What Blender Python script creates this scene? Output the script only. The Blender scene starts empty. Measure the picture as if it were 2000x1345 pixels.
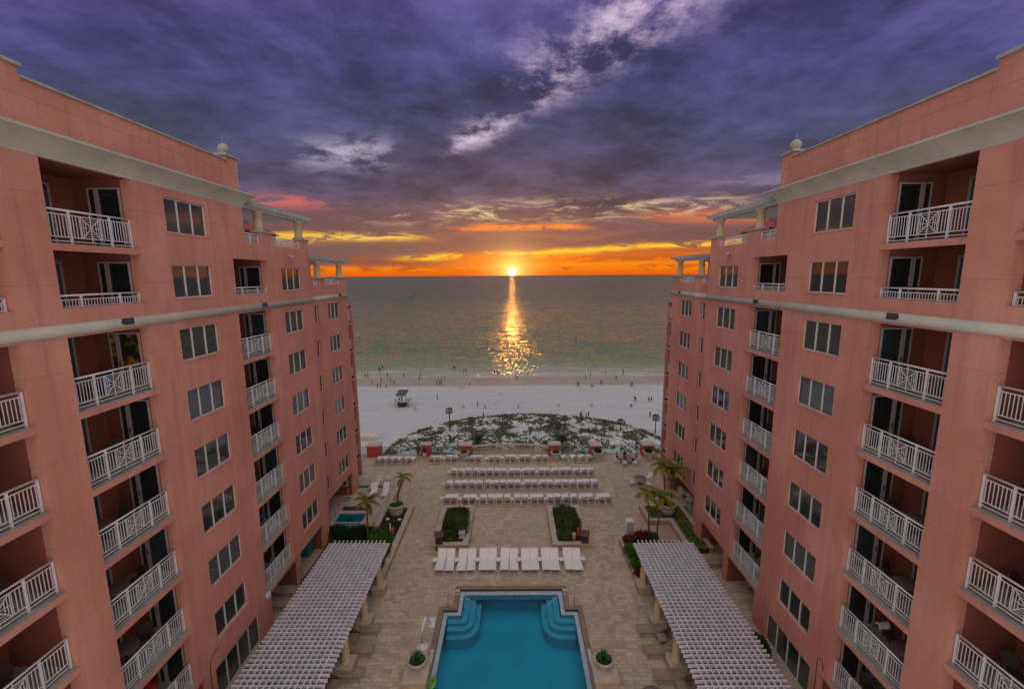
import bpy, bmesh, math, random
from mathutils import Vector, Matrix, noise
RN = random.Random(11)
SC = bpy.context.scene
COL = SC.collection
PI = math.pi
OFF = {}

def lin(r, g, b):
    f = lambda c: (c/255)/12.92 if c/255 <= .04045 else ((c/255+.055)/1.055)**2.4
    return (f(r), f(g), f(b), 1)

# ---------------------------------------------------------------- objects
def tag(o, label=None, cat=None, group=None, kind=None):
    if label: o['label'] = label
    if cat: o['category'] = cat
    if group: o['group'] = group
    if kind: o['kind'] = kind
    return o

def root(name, loc, label, cat, group=None, rz=0):
    o = bpy.data.objects.new(name, None); COL.objects.link(o)
    o.empty_display_size = .2
    o.location = loc; o.rotation_euler = (0, 0, rz)
    OFF[o.name] = Vector(loc)
    return tag(o, label, cat, group)

def link(name, me, parent=None, world=False, mats=None):
    o = bpy.data.objects.new(name, me); COL.objects.link(o)
    if mats and not me.materials:
        for m in (mats if isinstance(mats, (list, tuple)) else [mats]): me.materials.append(m)
    if parent:
        o.parent = parent
        if world:
            o.location = -OFF[parent.name]; OFF[o.name] = Vector((0, 0, 0))
        else: OFF[o.name] = Vector((0, 0, 0))
    else: OFF[o.name] = Vector((0, 0, 0))
    return o

def copy_tree(o, parent=None):
    c = o.copy(); COL.objects.link(c)
    if parent: c.parent = parent
    for ch in list(o.children): copy_tree(ch, c)
    return c

class Proto:
    """first call hands out the built thing itself, later calls a copy of it and its parts"""
    def __init__(self, o): self.o = o; self.used = False
    def put(self, loc, rz, label, group=None, sc=None):
        o = copy_tree(self.o) if self.used else self.o
        self.used = True
        o.location = loc; o.rotation_euler = (0, 0, rz)
        if sc: o.scale = (sc, sc, sc) if not isinstance(sc, tuple) else sc
        o['label'] = label
        if group: o['group'] = group
        return o

# ---------------------------------------------------------------- meshes
class MB:
    def __init__(self): self.v = []; self.f = []; self.m = []; self.s = []
    def add(self, vs, fs, mi=0, sm=False):
        b = len(self.v); self.v += [tuple(p) for p in vs]
        for f in fs:
            self.f.append([b+i for i in f]); self.m.append(mi); self.s.append(sm)
        return self
    def box(self, x0, x1, y0, y1, z0, z1, mi=0):
        if x0 > x1: x0, x1 = x1, x0
        if y0 > y1: y0, y1 = y1, y0
        vs = [(x0,y0,z0),(x1,y0,z0),(x1,y1,z0),(x0,y1,z0),(x0,y0,z1),(x1,y0,z1),(x1,y1,z1),(x0,y1,z1)]
        return self.add(vs, [(3,2,1,0),(4,5,6,7),(0,1,5,4),(1,2,6,5),(2,3,7,6),(3,0,4,7)], mi)
    def quad(self, a, b, c, d, mi=0): return self.add([a,b,c,d], [(0,1,2,3)], mi)
    def bar(self, p, q, w, h, up=(0,0,1), mi=0):
        p = Vector(p); q = Vector(q); d = (q-p).normalized(); up = Vector(up)
        if abs(d.dot(up)) > .99: up = Vector((0,1,0))
        s = d.cross(up).normalized()*w/2; u = s.cross(d).normalized()*h/2
        vs = [p-s-u,p+s-u,p+s+u,p-s+u,q-s-u,q+s-u,q+s+u,q-s+u]
        return self.add(vs, [(0,1,2,3),(7,6,5,4),(0,4,5,1),(1,5,6,2),(2,6,7,3),(3,7,4,0)], mi)
    def path(self, pts, rad, n=8, mi=0, closed=False, sm=True):
        pts = [Vector(p) for p in pts]
        if not isinstance(rad, (list, tuple)): rad = [rad]*len(pts)
        rings = []; prev = None
        for i, p in enumerate(pts):
            if closed: d = (pts[(i+1)%len(pts)]-pts[i-1]).normalized()
            else: d = (pts[min(i+1,len(pts)-1)]-pts[max(i-1,0)]).normalized()
            a = prev if prev is not None else (Vector((0,0,1)) if abs(d.z) < .9 else Vector((1,0,0)))
            s = d.cross(a).normalized() if prev is None else (a-d*a.dot(d)).normalized()
            prev = s; u = s.cross(d)
            rings.append([p+(s*math.cos(2*PI*k/n)+u*math.sin(2*PI*k/n))*rad[i] for k in range(n)])
        vs = [v for r in rings for v in r]; fs = []
        m = len(pts)
        for i in range(m if closed else m-1):
            j = (i+1) % m
            for k in range(n): fs.append((i*n+k, i*n+(k+1)%n, j*n+(k+1)%n, j*n+k))
        if not closed: fs += [tuple(range(n))[::-1], tuple((m-1)*n+k for k in range(n))]
        return self.add(vs, fs, mi, sm)
    def tube(self, p, q, r, r2=None, n=8, mi=0): return self.path([p,q], [r, r if r2 is None else r2], n, mi)
    def lathe(self, prof, c=(0,0,0), n=20, mi=0, sm=True):
        vs = []; fs = []
        for r, z in prof:
            for k in range(n):
                a = 2*PI*k/n; vs.append((c[0]+r*math.cos(a), c[1]+r*math.sin(a), c[2]+z))
        for i in range(len(prof)-1):
            for k in range(n): fs.append((i*n+k, i*n+(k+1)%n, (i+1)*n+(k+1)%n, (i+1)*n+k))
        fs.append(tuple(range(n))[::-1]); fs.append(tuple((len(prof)-1)*n+k for k in range(n)))
        return self.add(vs, fs, mi, sm)
    def poly(self, pts, z0, z1, mi=0):
        n = len(pts)
        vs = [(x,y,z0) for x,y in pts]+[(x,y,z1) for x,y in pts]
        fs = [tuple(range(n))[::-1], tuple(range(n,2*n))]+[(i,(i+1)%n,n+(i+1)%n,n+i) for i in range(n)]
        return self.add(vs, fs, mi)
    def xf(self, M, i0=0):
        for i in range(i0, len(self.v)): self.v[i] = tuple(M @ Vector(self.v[i]))
        return self
    def mesh(self, name, mats=None, bevel=0, recalc=True):
        me = bpy.data.meshes.new(name); me.from_pydata(self.v, [], self.f); me.update()
        for p, mi, s in zip(me.polygons, self.m, self.s): p.material_index = mi; p.use_smooth = s
        if recalc or bevel:
            bm = bmesh.new(); bm.from_mesh(me)
            if recalc: bmesh.ops.recalc_face_normals(bm, faces=bm.faces)
            if bevel:
                es = [e for e in bm.edges if len(e.link_faces) == 2 and e.calc_face_angle(0) > .9]
                bmesh.ops.bevel(bm, geom=es, offset=bevel, segments=2, affect='EDGES', profile=.5)
            bm.to_mesh(me); bm.free()
        if mats:
            for m in (mats if isinstance(mats, (list, tuple)) else [mats]): me.materials.append(m)
        return me
    def build(self, name, mats, parent=None, world=False, bevel=0, recalc=True):
        return link(name, self.mesh(name, mats, bevel, recalc), parent, world)

def cells(a0, a1, b0, b1, holes):
    A = sorted({a0, a1, *[min(max(h[i], a0), a1) for h in holes for i in (0, 1)]})
    B = sorted({b0, b1, *[min(max(h[i], b0), b1) for h in holes for i in (2, 3)]})
    out = []
    for i in range(len(A)-1):
        run = None
        for j in range(len(B)-1):
            ca, cb = (A[i]+A[i+1])/2, (B[j]+B[j+1])/2
            solid = not any(h[0] < ca < h[1] and h[2] < cb < h[3] for h in holes)
            if solid:
                out.append((A[i], A[i+1], B[j], B[j+1]))
    return out

# ---------------------------------------------------------------- materials
class NT:
    def __init__(self, nt): self.nt = nt; self.n = nt.nodes; self.l = nt.links
    def node(self, t, **k):
        n = self.n.new(t)
        for a, v in k.items(): setattr(n, a, v)
        return n
    def set(self, sock, v):
        if v is None: return
        if isinstance(v, bpy.types.NodeSocket): self.l.new(v, sock)
        elif isinstance(v, (tuple, list)) and len(v) == 3 and sock.type == 'RGBA': sock.default_value = (*v, 1)
        else: sock.default_value = v
    def m(self, op, a, b=None, c=None, clamp=False):
        n = self.node('ShaderNodeMath', operation=op); n.use_clamp = clamp
        for i, v in enumerate((a, b, c)): self.set(n.inputs[i], v)
        return n.outputs[0]
    def mix(self, f, a, b, mode='MIX'):
        n = self.node('ShaderNodeMix', data_type='RGBA', blend_type=mode)
        n.clamp_factor = True
        self.set(n.inputs[0], f); self.set(n.inputs[6], a); self.set(n.inputs[7], b)
        return n.outputs[2]
    def noise(self, vec, scale, detail=4, rough=.55, dist=0, col=False):
        n = self.node('ShaderNodeTexNoise'); self.set(n.inputs['Vector'], vec)
        n.inputs['Scale'].default_value = scale; n.inputs['Detail'].default_value = detail
        n.inputs['Roughness'].default_value = rough; n.inputs['Distortion'].default_value = dist
        return n.outputs[1 if col else 0]
    def comb(self, x, y, z=0):
        n = self.node('ShaderNodeCombineXYZ')
        for i, v in enumerate((x, y, z)): self.set(n.inputs[i], v)
        return n.outputs[0]
    def sep(self, v):
        n = self.node('ShaderNodeSeparateXYZ'); self.set(n.inputs[0], v); return n.outputs
    def ss(self, x, a, b, lo=0, hi=1):
        n = self.node('ShaderNodeMapRange', interpolation_type='SMOOTHSTEP')
        for i, v in enumerate((x, a, b, lo, hi)): self.set(n.inputs[i], v)
        return n.outputs[0]
    def ramp(self, f, stops, interp='LINEAR'):
        n = self.node('ShaderNodeValToRGB'); self.set(n.inputs[0], f)
        cr = n.color_ramp; cr.interpolation = interp
        while len(cr.elements) < len(stops): cr.elements.new(.5)
        for e, (p, c) in zip(cr.elements, sorted(stops, key=lambda t: t[0])): e.position = p; e.color = c
        return n.outputs[0]
    def gauss(self, x, w):
        q = self.m('DIVIDE', x, w); return self.m('EXPONENT', self.m('MULTIPLY', self.m('MULTIPLY', q, q), -1))
    def bump(self, h, strength, dist, normal=None):
        n = self.node('ShaderNodeBump'); n.inputs['Strength'].default_value = strength
        n.inputs['Distance'].default_value = dist; self.set(n.inputs['Height'], h)
        if normal: self.set(n.inputs['Normal'], normal)
        return n.outputs[0]

def newmat(name):
    m = bpy.data.materials.new(name); m.use_nodes = True
    T = NT(m.node_tree); b = m.node_tree.nodes['Principled BSDF']
    return m, T, b

def mat(name, col, rough=.6, var=.12, vs=3., bump=0, bs=40., bd=.01, metal=0, spec=.5, streak=0):
    m, T, b = newmat(name)
    tc = T.node('ShaderNodeTexCoord').outputs['Object']
    n = T.noise(tc, vs, 5)
    c = T.mix(T.ss(n, .3, .7), tuple(x*(1-var) for x in col[:3]), tuple(min(1, x*(1+var)) for x in col[:3]))
    if streak:
        mp = T.node('ShaderNodeMapping'); T.set(mp.inputs[0], tc); mp.inputs['Scale'].default_value = (1.2, 1.2, .12)
        s = T.noise(mp.outputs[0], 1.6, 5, .6)
        c = T.mix(T.ss(s, .52, .75, 0, streak), c, tuple(x*.55+.03 for x in col[:3]))
    T.set(b.inputs['Base Color'], c)
    b.inputs['Roughness'].default_value = rough; b.inputs['Metallic'].default_value = metal
    b.inputs['Specular IOR Level'].default_value = spec
    if bump: T.set(b.inputs['Normal'], T.bump(T.noise(tc, bs, 3), bump, bd))
    return m

M = {}
def stuccomat():
    m, T, b = newmat('pink_stucco')
    tc = T.node('ShaderNodeTexCoord').outputs['Object']; s = T.sep(tc)
    def mp(a, bb, c):
        n = T.node('ShaderNodeMapping'); T.set(n.inputs[0], tc); n.inputs['Scale'].default_value = (a, bb, c); return n.outputs[0]
    c = T.mix(T.ss(T.noise(tc, .28, 5, .6), .3, .7), (.50, .205, .150), (.61, .270, .203))
    c = T.mix(T.ss(T.noise(mp(1.6, 1.6, .10), 1.5, 6, .65), .47, .72, 0, .42), c, (.30, .145, .12))   # rain streaks
    c = T.mix(T.ss(T.noise(mp(.5, .5, .16), 1.1, 5, .6), .52, .70, 0, .30), c, (.74, .42, .33))      # chalky fading
    c = T.mix(T.ss(T.noise(tc, 9, 4, .7), .35, .75, 0, .18), c, (.46, .20, .15))
    fr = T.m('FRACT', T.m('DIVIDE', T.m('ADD', s[2], .42), 2.893)); j = T.ss(T.m('ABSOLUTE', T.m('SUBTRACT', fr, .5)), .0052, .0018)
    c = T.mix(T.m('MULTIPLY', j, .3), c, (.34, .16, .13))
    T.set(b.inputs['Base Color'], c); b.inputs['Roughness'].default_value = .85; b.inputs['Specular IOR Level'].default_value = .25
    h = T.m('SUBTRACT', T.noise(tc, 9, 4, .65), T.m('MULTIPLY', j, .6)); T.set(b.inputs['Normal'], T.bump(h, .7, .025))
    return m
M['pink'] = stuccomat()
M['inner'] = mat('shaded_pink_stucco', (.25, .078, .052), .85, .07, .5, .4, 9, .02, spec=.2)  # facade pink with the shade of the recesses put into its colour
M['cream'] = mat('cream_trim', (.44, .43, .37), .75, .1, .8, .2, 6, .01, streak=.35)
M['capstone'] = mat('weathered_cap', (.32, .31, .27), .85, .18, 2, .3, 12, .01)
M['white'] = mat('white_paint', (.64, .63, .66), .45, .06, 3)
M['lattice'] = mat('white_lattice', (.64, .63, .66), .5, .12, 2, streak=.2)
M['frame'] = mat('window_frame', (.60, .58, .56), .45, .06, 3)
M['doorframe'] = mat('beige_door_frame', (.36, .31, .29), .5, .08, 3)
M['balfloor'] = mat('balcony_concrete', (.30, .28, .25), .9, .15, 2)
M['wicker'] = mat('dark_wicker', (.05, .032, .026), .6, .2, 20, .5, 80, .01)
M['tabletop'] = mat('stone_tabletop', (.16, .13, .11), .35, .3, 12)
M['sling'] = mat('white_sling', (.70, .68, .70), .7, .05, 6, .2, 120, .004)
M['loungeframe'] = mat('white_metal', (.75, .72, .70), .4, .04, 3)
M['tan'] = mat('tan_strap', (.34, .25, .20), .6, .1, 8)
M['tanframe'] = mat('tan_metal', (.16, .11, .09), .5, .1, 8)
M['limestone'] = mat('limestone_cap', (.44, .37, .30), .8, .12, 2, .3, 25, .008)
M['stucco'] = mat('sand_stucco', (.42, .28, .17), .85, .1, 1.2, .4, 14, .01, streak=.25)
M['column'] = mat('cream_column', (.50, .37, .23), .8, .08, 1.5, .2, 14, .01)
M['terracotta'] = mat('terracotta_pedestal', (.42, .07, .035), .8, .15, 2, .3, 20, .01)
M['planter'] = mat('grey_planter', (.42, .39, .35), .85, .15, 3, .4, 20, .01)
M['soil'] = mat('dark_mulch', (.035, .022, .018), .95, .4, 12, .8, 30, .04)
M['binwood'] = mat('brown_bin', (.05, .018, .013), .5, .2, 4)
M['metal'] = mat('brushed_steel', (.45, .45, .47), .3, .05, 5, metal=.9)
M['dkmetal'] = mat('dark_metal', (.03, .03, .035), .5, .1, 5)
M['greymetal'] = mat('grey_rail', (.35, .34, .35), .45, .08, 5)
M['teal'] = mat('teal_paint', (.01, .16, .17), .5, .1, 3)
M['redpaint'] = mat('red_paint', (.55, .02, .02), .5, .08, 3)
M['roof'] = mat('red_roof_tile', (.30, .05, .035), .8, .2, 6)
M['trunk'] = mat('palm_trunk', (.10, .075, .06), .9, .3, 9, .6, 30, .02)
M['wallgrey'] = mat('grey_box', (.33, .31, .33), .6, .06, 3)
M['skin'] = mat('skin', (.42, .23, .16), .55, .05, 5)
M['hair'] = mat('dark_hair', (.02, .013, .01), .6, .2, 30)
CL = {k: mat('cloth_'+k, c, .85, .1, 15) for k, c in dict(navy=(.012,.015,.045), red=(.55,.015,.02), olive=(.03,.035,.022),
      white=(.7,.7,.7), black=(.012,.012,.014), maroon=(.12,.012,.012), orange=(.25,.06,.02), blue=(.05,.12,.4), grey=(.2,.2,.22),
      teal=(.03,.3,.33), pink=(.5,.1,.25), khaki=(.25,.18,.1), purple=(.18,.03,.16)).items()}

def leafmat(name, col, col2, sub=.25):
    m, T, b = newmat(name)
    tc = T.node('ShaderNodeTexCoord').outputs['Object']
    n = T.noise(tc, 1.8, 4); n2 = T.noise(tc, 14, 2)
    f = T.m('ADD', T.m('MULTIPLY', n, .6), T.m('MULTIPLY', n2, .4))
    T.set(b.inputs['Base Color'], T.mix(T.ss(f, .38, .62), col, col2))
    b.inputs['Roughness'].default_value = .55
    b.inputs['Specular IOR Level'].default_value = .3
    return m
M['leaf'] = leafmat('hedge_leaf', (.018, .045, .008), (.075, .10, .015))
M['leafbright'] = leafmat('bright_leaf', (.02, .11, .008), (.09, .20, .012))
M['leafdark'] = leafmat('dark_leaf', (.010, .035, .012), (.03, .075, .02))
M['leafred'] = leafmat('red_leaf', (.10, .012, .018), (.20, .05, .02))
M['frond'] = leafmat('palm_frond', (.03, .085, .010), (.26, .21, .02))
M['frondgrey'] = leafmat('beach_frond', (.028, .045, .018), (.07, .085, .035))
M['dunegrass'] = leafmat('dune_grass', (.06, .072, .042), (.17, .17, .085))
M['agave'] = leafmat('agave_leaf', (.012, .06, .022), (.05, .12, .03))

def glassmat():
    m, T, b = newmat('window_glass')
    tc = T.node('ShaderNodeTexCoord').outputs['Object']
    b.inputs['Base Color'].default_value = (.028, .040, .043, 1)
    b.inputs['Roughness'].default_value = .03
    b.inputs['IOR'].default_value = 1.7
    b.inputs['Specular IOR Level'].default_value = .75
    T.set(b.inputs['Normal'], T.bump(T.noise(tc, .9, 2), .06, .05))
    return m
M['glass'] = glassmat()
def litpane():
    m, T, b = newmat('lit_room_pane')
    tc = T.node('ShaderNodeTexCoord').outputs['Object']
    n = T.noise(tc, 2.2, 4, .6)
    b.inputs['Base Color'].default_value = (.02, .015, .01, 1); b.inputs['Roughness'].default_value = .04
    T.set(b.inputs['Emission Color'], T.mix(T.ss(n, .48, .68), (.01, .006, .002), (.42, .20, .04)))
    b.inputs['Emission Strength'].default_value = .16
    return m
M['lit'] = litpane()
def curtain():
    m, T, b = newmat('curtained_glass')
    tc = T.node('ShaderNodeTexCoord').outputs['Object']
    s = T.sep(tc)
    w = T.m('SINE', T.m('MULTIPLY', T.m('ADD', s[1], s[0]), 46))
    T.set(b.inputs['Base Color'], T.mix(T.ss(w, -1, 1), (.012,.013,.014), (.024,.024,.024)))
    b.inputs['Roughness'].default_value = .05; b.inputs['IOR'].default_value = 1.6
    b.inputs['Coat Weight'].default_value = .6; b.inputs['Coat Roughness'].default_value = .02
    return m
M['curtain'] = curtain()
def clearglass():
    m, T, b = newmat('clear_rail_glass')
    nt = m.node_tree; nt.nodes.remove(b)
    out = [n for n in nt.nodes if n.type == 'OUTPUT_MATERIAL'][0]
    tr = T.node('ShaderNodeBsdfTransparent'); tr.inputs[0].default_value = (.80, .88, .88, 1)
    gl = T.node('ShaderNodeBsdfGlossy'); gl.inputs['Roughness'].default_value = .02
    fr = T.node('ShaderNodeFresnel'); fr.inputs[0].default_value = 1.5
    mx = T.node('ShaderNodeMixShader'); T.set(mx.inputs[0], fr.outputs[0])
    T.set(mx.inputs[1], tr.outputs[0]); T.set(mx.inputs[2], gl.outputs[0]); T.set(out.inputs[0], mx.outputs[0])
    return m
M['clear'] = clearglass()
def watermat(name, tint, bs, bstr):
    m, T, b = newmat(name)
    nt = m.node_tree; nt.nodes.remove(b)
    out = [n for n in nt.nodes if n.type == 'OUTPUT_MATERIAL'][0]
    tc = T.node('ShaderNodeTexCoord').outputs['Object']
    nm = T.bump(T.noise(tc, bs, 3, .5, .6), bstr, .02)
    tr = T.node('ShaderNodeBsdfTransparent'); tr.inputs[0].default_value = (*tint, 1)
    gl = T.node('ShaderNodeBsdfGlossy'); gl.inputs['Roughness'].default_value = .04; T.set(gl.inputs['Normal'], nm)
    fr = T.node('ShaderNodeFresnel'); fr.inputs[0].default_value = 1.33; T.set(fr.inputs['Normal'], nm)
    mx = T.node('ShaderNodeMixShader'); T.set(mx.inputs[0], fr.outputs[0])
    T.set(mx.inputs[1], tr.outputs[0]); T.set(mx.inputs[2], gl.outputs[0]); T.set(out.inputs[0], mx.outputs[0])
    return m
M['poolwater'] = watermat('pool_water', (.48, .92, .97), 1.6, 1.0)
M['basin'] = mat('pool_plaster', (.006, .37, .52), .7, .12, .35)
M['steptile'] = mat('pool_step_plaster', (.13, .42, .55), .7, .08, 2)
M['ledge'] = mat('pool_ledge_tile', (.38, .44, .52), .5, .12, 4)
M['darktile'] = mat('dark_waterline_tile', (.012, .03, .04), .3, .3, 8)

def pavers():
    m, T, b = newmat('travertine_pavers')
    tc = T.node('ShaderNodeTexCoord').outputs['Object']
    w = T.noise(tc, .5, 2, .5, 0, True)
    def brick(scale, bw, rh, off, sq=1, sf=2):
        n = T.node('ShaderNodeTexBrick'); T.set(n.inputs['Vector'], tc)
        n.inputs['Color1'].default_value = (0, 0, 0, 1); n.inputs['Color2'].default_value = (1, 1, 1, 1)
        n.inputs['Mortar'].default_value = (.5, .5, .5, 1); n.inputs['Scale'].default_value = scale
        n.inputs['Brick Width'].default_value = bw; n.inputs['Row Height'].default_value = rh
        n.inputs['Mortar Size'].default_value = .012; n.inputs['Mortar Smooth'].default_value = .2
        n.offset = off; n.squash = sq; n.squash_frequency = sf
        return n
    b1 = brick(1, .50, .26, .42, .6, 3); b2 = brick(1, .74, .26, .3, .5, 2)
    sel = T.ss(T.noise(tc, .8, 0), .49, .51)
    tone = T.mix(sel, b1.outputs[0], b2.outputs[0])
    mort = T.mix(sel, b1.outputs[1], b2.outputs[1])
    c = T.mix(tone, (.35, .258, .175), (.56, .44, .315))
    big = T.noise(tc, .22, 5, .6)
    c = T.mix(T.ss(big, .42, .68, 0, .55), c, (.36, .31, .27))
    st = T.noise(tc, 1.1, 6, .7)
    c = T.mix(T.ss(st, .54, .74, 0, .6), c, (.17, .13, .095))
    c = T.mix(T.m('MULTIPLY', mort, .75), c, (.13, .095, .065))
    fine = T.noise(tc, 18, 4, .7)
    c = T.mix(T.ss(fine, .35, .7, 0, .3), c, (.66, .55, .43))
    T.set(b.inputs['Base Color'], c); b.inputs['Roughness'].default_value = .75
    b.inputs['Specular IOR Level'].default_value = .35
    h = T.m('SUBTRACT', T.m('MULTIPLY', fine, .3), mort)
    T.set(b.inputs['Normal'], T.bump(h, .5, .012))
    return m
M['pavers'] = pavers()

def sandmat():
    m, T, b = newmat('beach_sand')
    tc = T.node('ShaderNodeTexCoord').outputs['Object']
    s = T.sep(tc)
    mp = T.node('ShaderNodeMapping'); T.set(mp.inputs[0], tc); mp.inputs['Scale'].default_value = (.25, 1, 1)
    n = T.noise(mp.outputs[0], .35, 6, .65); n2 = T.noise(tc, 1.6, 5, .7); n3 = T.noise(tc, .06, 3)
    c = T.mix(n, (.35, .36, .37), (.50, .51, .515))
    c = T.mix(T.ss(n2, .50, .72, 0, .5), c, (.25, .255, .26))
    trk = T.noise(T.comb(T.m('MULTIPLY', s[0], .03), T.m('MULTIPLY', s[1], 1.1), 2), 1.3, 4, .6, .3)
    c = T.mix(T.ss(trk, .55, .62, 0, .3), c, (.27, .275, .28))
    weed = T.m('MULTIPLY', T.ss(T.noise(T.comb(T.m('MULTIPLY', s[0], .5), s[1], 5), .9, 4, .7), .60, .66), T.m('MULTIPLY', T.ss(s[1], 148, 153), T.ss(s[1], 158, 155)))
    c = T.mix(T.m('MULTIPLY', weed, .8), c, (.07, .06, .05))
    y = T.m('ADD', s[1], T.m('MULTIPLY', T.m('SUBTRACT', T.noise(mp.outputs[0], .12, 3), .5), 5))
    wet = T.ss(y, 155.5, 160)
    c = T.mix(wet, c, T.mix(T.ss(n, .35, .65), (.29, .24, .205), (.37, .31, .265)))
    T.set(b.inputs['Base Color'], c)
    T.set(b.inputs['Roughness'], T.m('SUBTRACT', .95, T.m('MULTIPLY', wet, .55)))
    T.set(b.inputs['Normal'], T.bump(T.m('ADD', n2, n), .5, .08))
    b.inputs['Specular IOR Level'].default_value = .3
    return m
M['sand'] = sandmat()
M['dunesand'] = mat('dune_sand', (.43, .43, .43), .95, .2, .8, .8, 3, .1, spec=.2)

def seamat():
    m, T, b = newmat('sea_water')
    tc = T.node('ShaderNodeTexCoord').outputs['Object']
    s = T.sep(tc); y = s[1]
    def sc(a, bb, cc=1):
        mp = T.node('ShaderNodeMapping'); T.set(mp.inputs[0], tc); mp.inputs['Scale'].default_value = (a, bb, cc); return mp.outputs[0]
    far = T.ss(y, 180, 900)
    wob = T.m('ADD', y, T.m('MULTIPLY', T.m('SUBTRACT', T.noise(sc(.01, .03), 1, 4), .5), 60))
    q = T.m('DIVIDE', T.m('SUBTRACT', wob, 170), 1200, clamp=True)
    c = T.ramp(q, [(0, (.34, .36, .30, 1)), (.012, (.17, .26, .18, 1)), (.05, (.085, .17, .10, 1)), (.16, (.075, .15, .095, 1)), (.45, (.065, .12, .082, 1)), (1, (.06, .10, .075, 1))])
    foamn = T.noise(sc(.05, .5), 1.2, 6, .7)
    foam = T.m('MULTIPLY', T.ss(foamn, .53, .60), T.m('MULTIPLY', T.ss(y, 170, 176), T.ss(y, 200, 184)))
    c = T.mix(T.m('MULTIPLY', foam, .7), c, (.6, .6, .6))
    T.set(b.inputs['Base Color'], c)
    T.set(b.inputs['Roughness'], T.m('ADD', .07, T.m('MULTIPLY', far, .10)))
    b.inputs['IOR'].default_value = 1.25
    # wave facets: slopes straight from noise, long crests parallel to the shore
    a1 = T.noise(sc(.055, .24), 1, 3, .55, .5, True); a2 = T.noise(sc(.26, 1.0), 1, 3, .6, .4, True); a3 = T.noise(sc(.9, 3.0), 1, 2, .6, 0, True)
    def slope(ch, w1_, w2_, w3_):
        t = None
        for a, w_ in ((a1, w1_), (a2, w2_), (a3, w3_)):
            v = T.m('MULTIPLY', T.m('SUBTRACT', T.sep(a)[ch], .5), w_)
            t = v if t is None else T.m('ADD', t, v)
        return t
    nx = slope(0, .5, 1.2, 1.5); ny = T.m('SUBTRACT', slope(1, .38, .75, 1.1), T.m('ADD', .075, T.m('MULTIPLY', far, .06)))
    nv = T.node('ShaderNodeVectorMath', operation='NORMALIZE'); T.set(nv.inputs[0], T.comb(nx, ny, 1.0))
    T.set(b.inputs['Normal'], nv.outputs[0])
    return m
SEA_BUMP = 2.6
M['sea'] = seamat()
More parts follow.
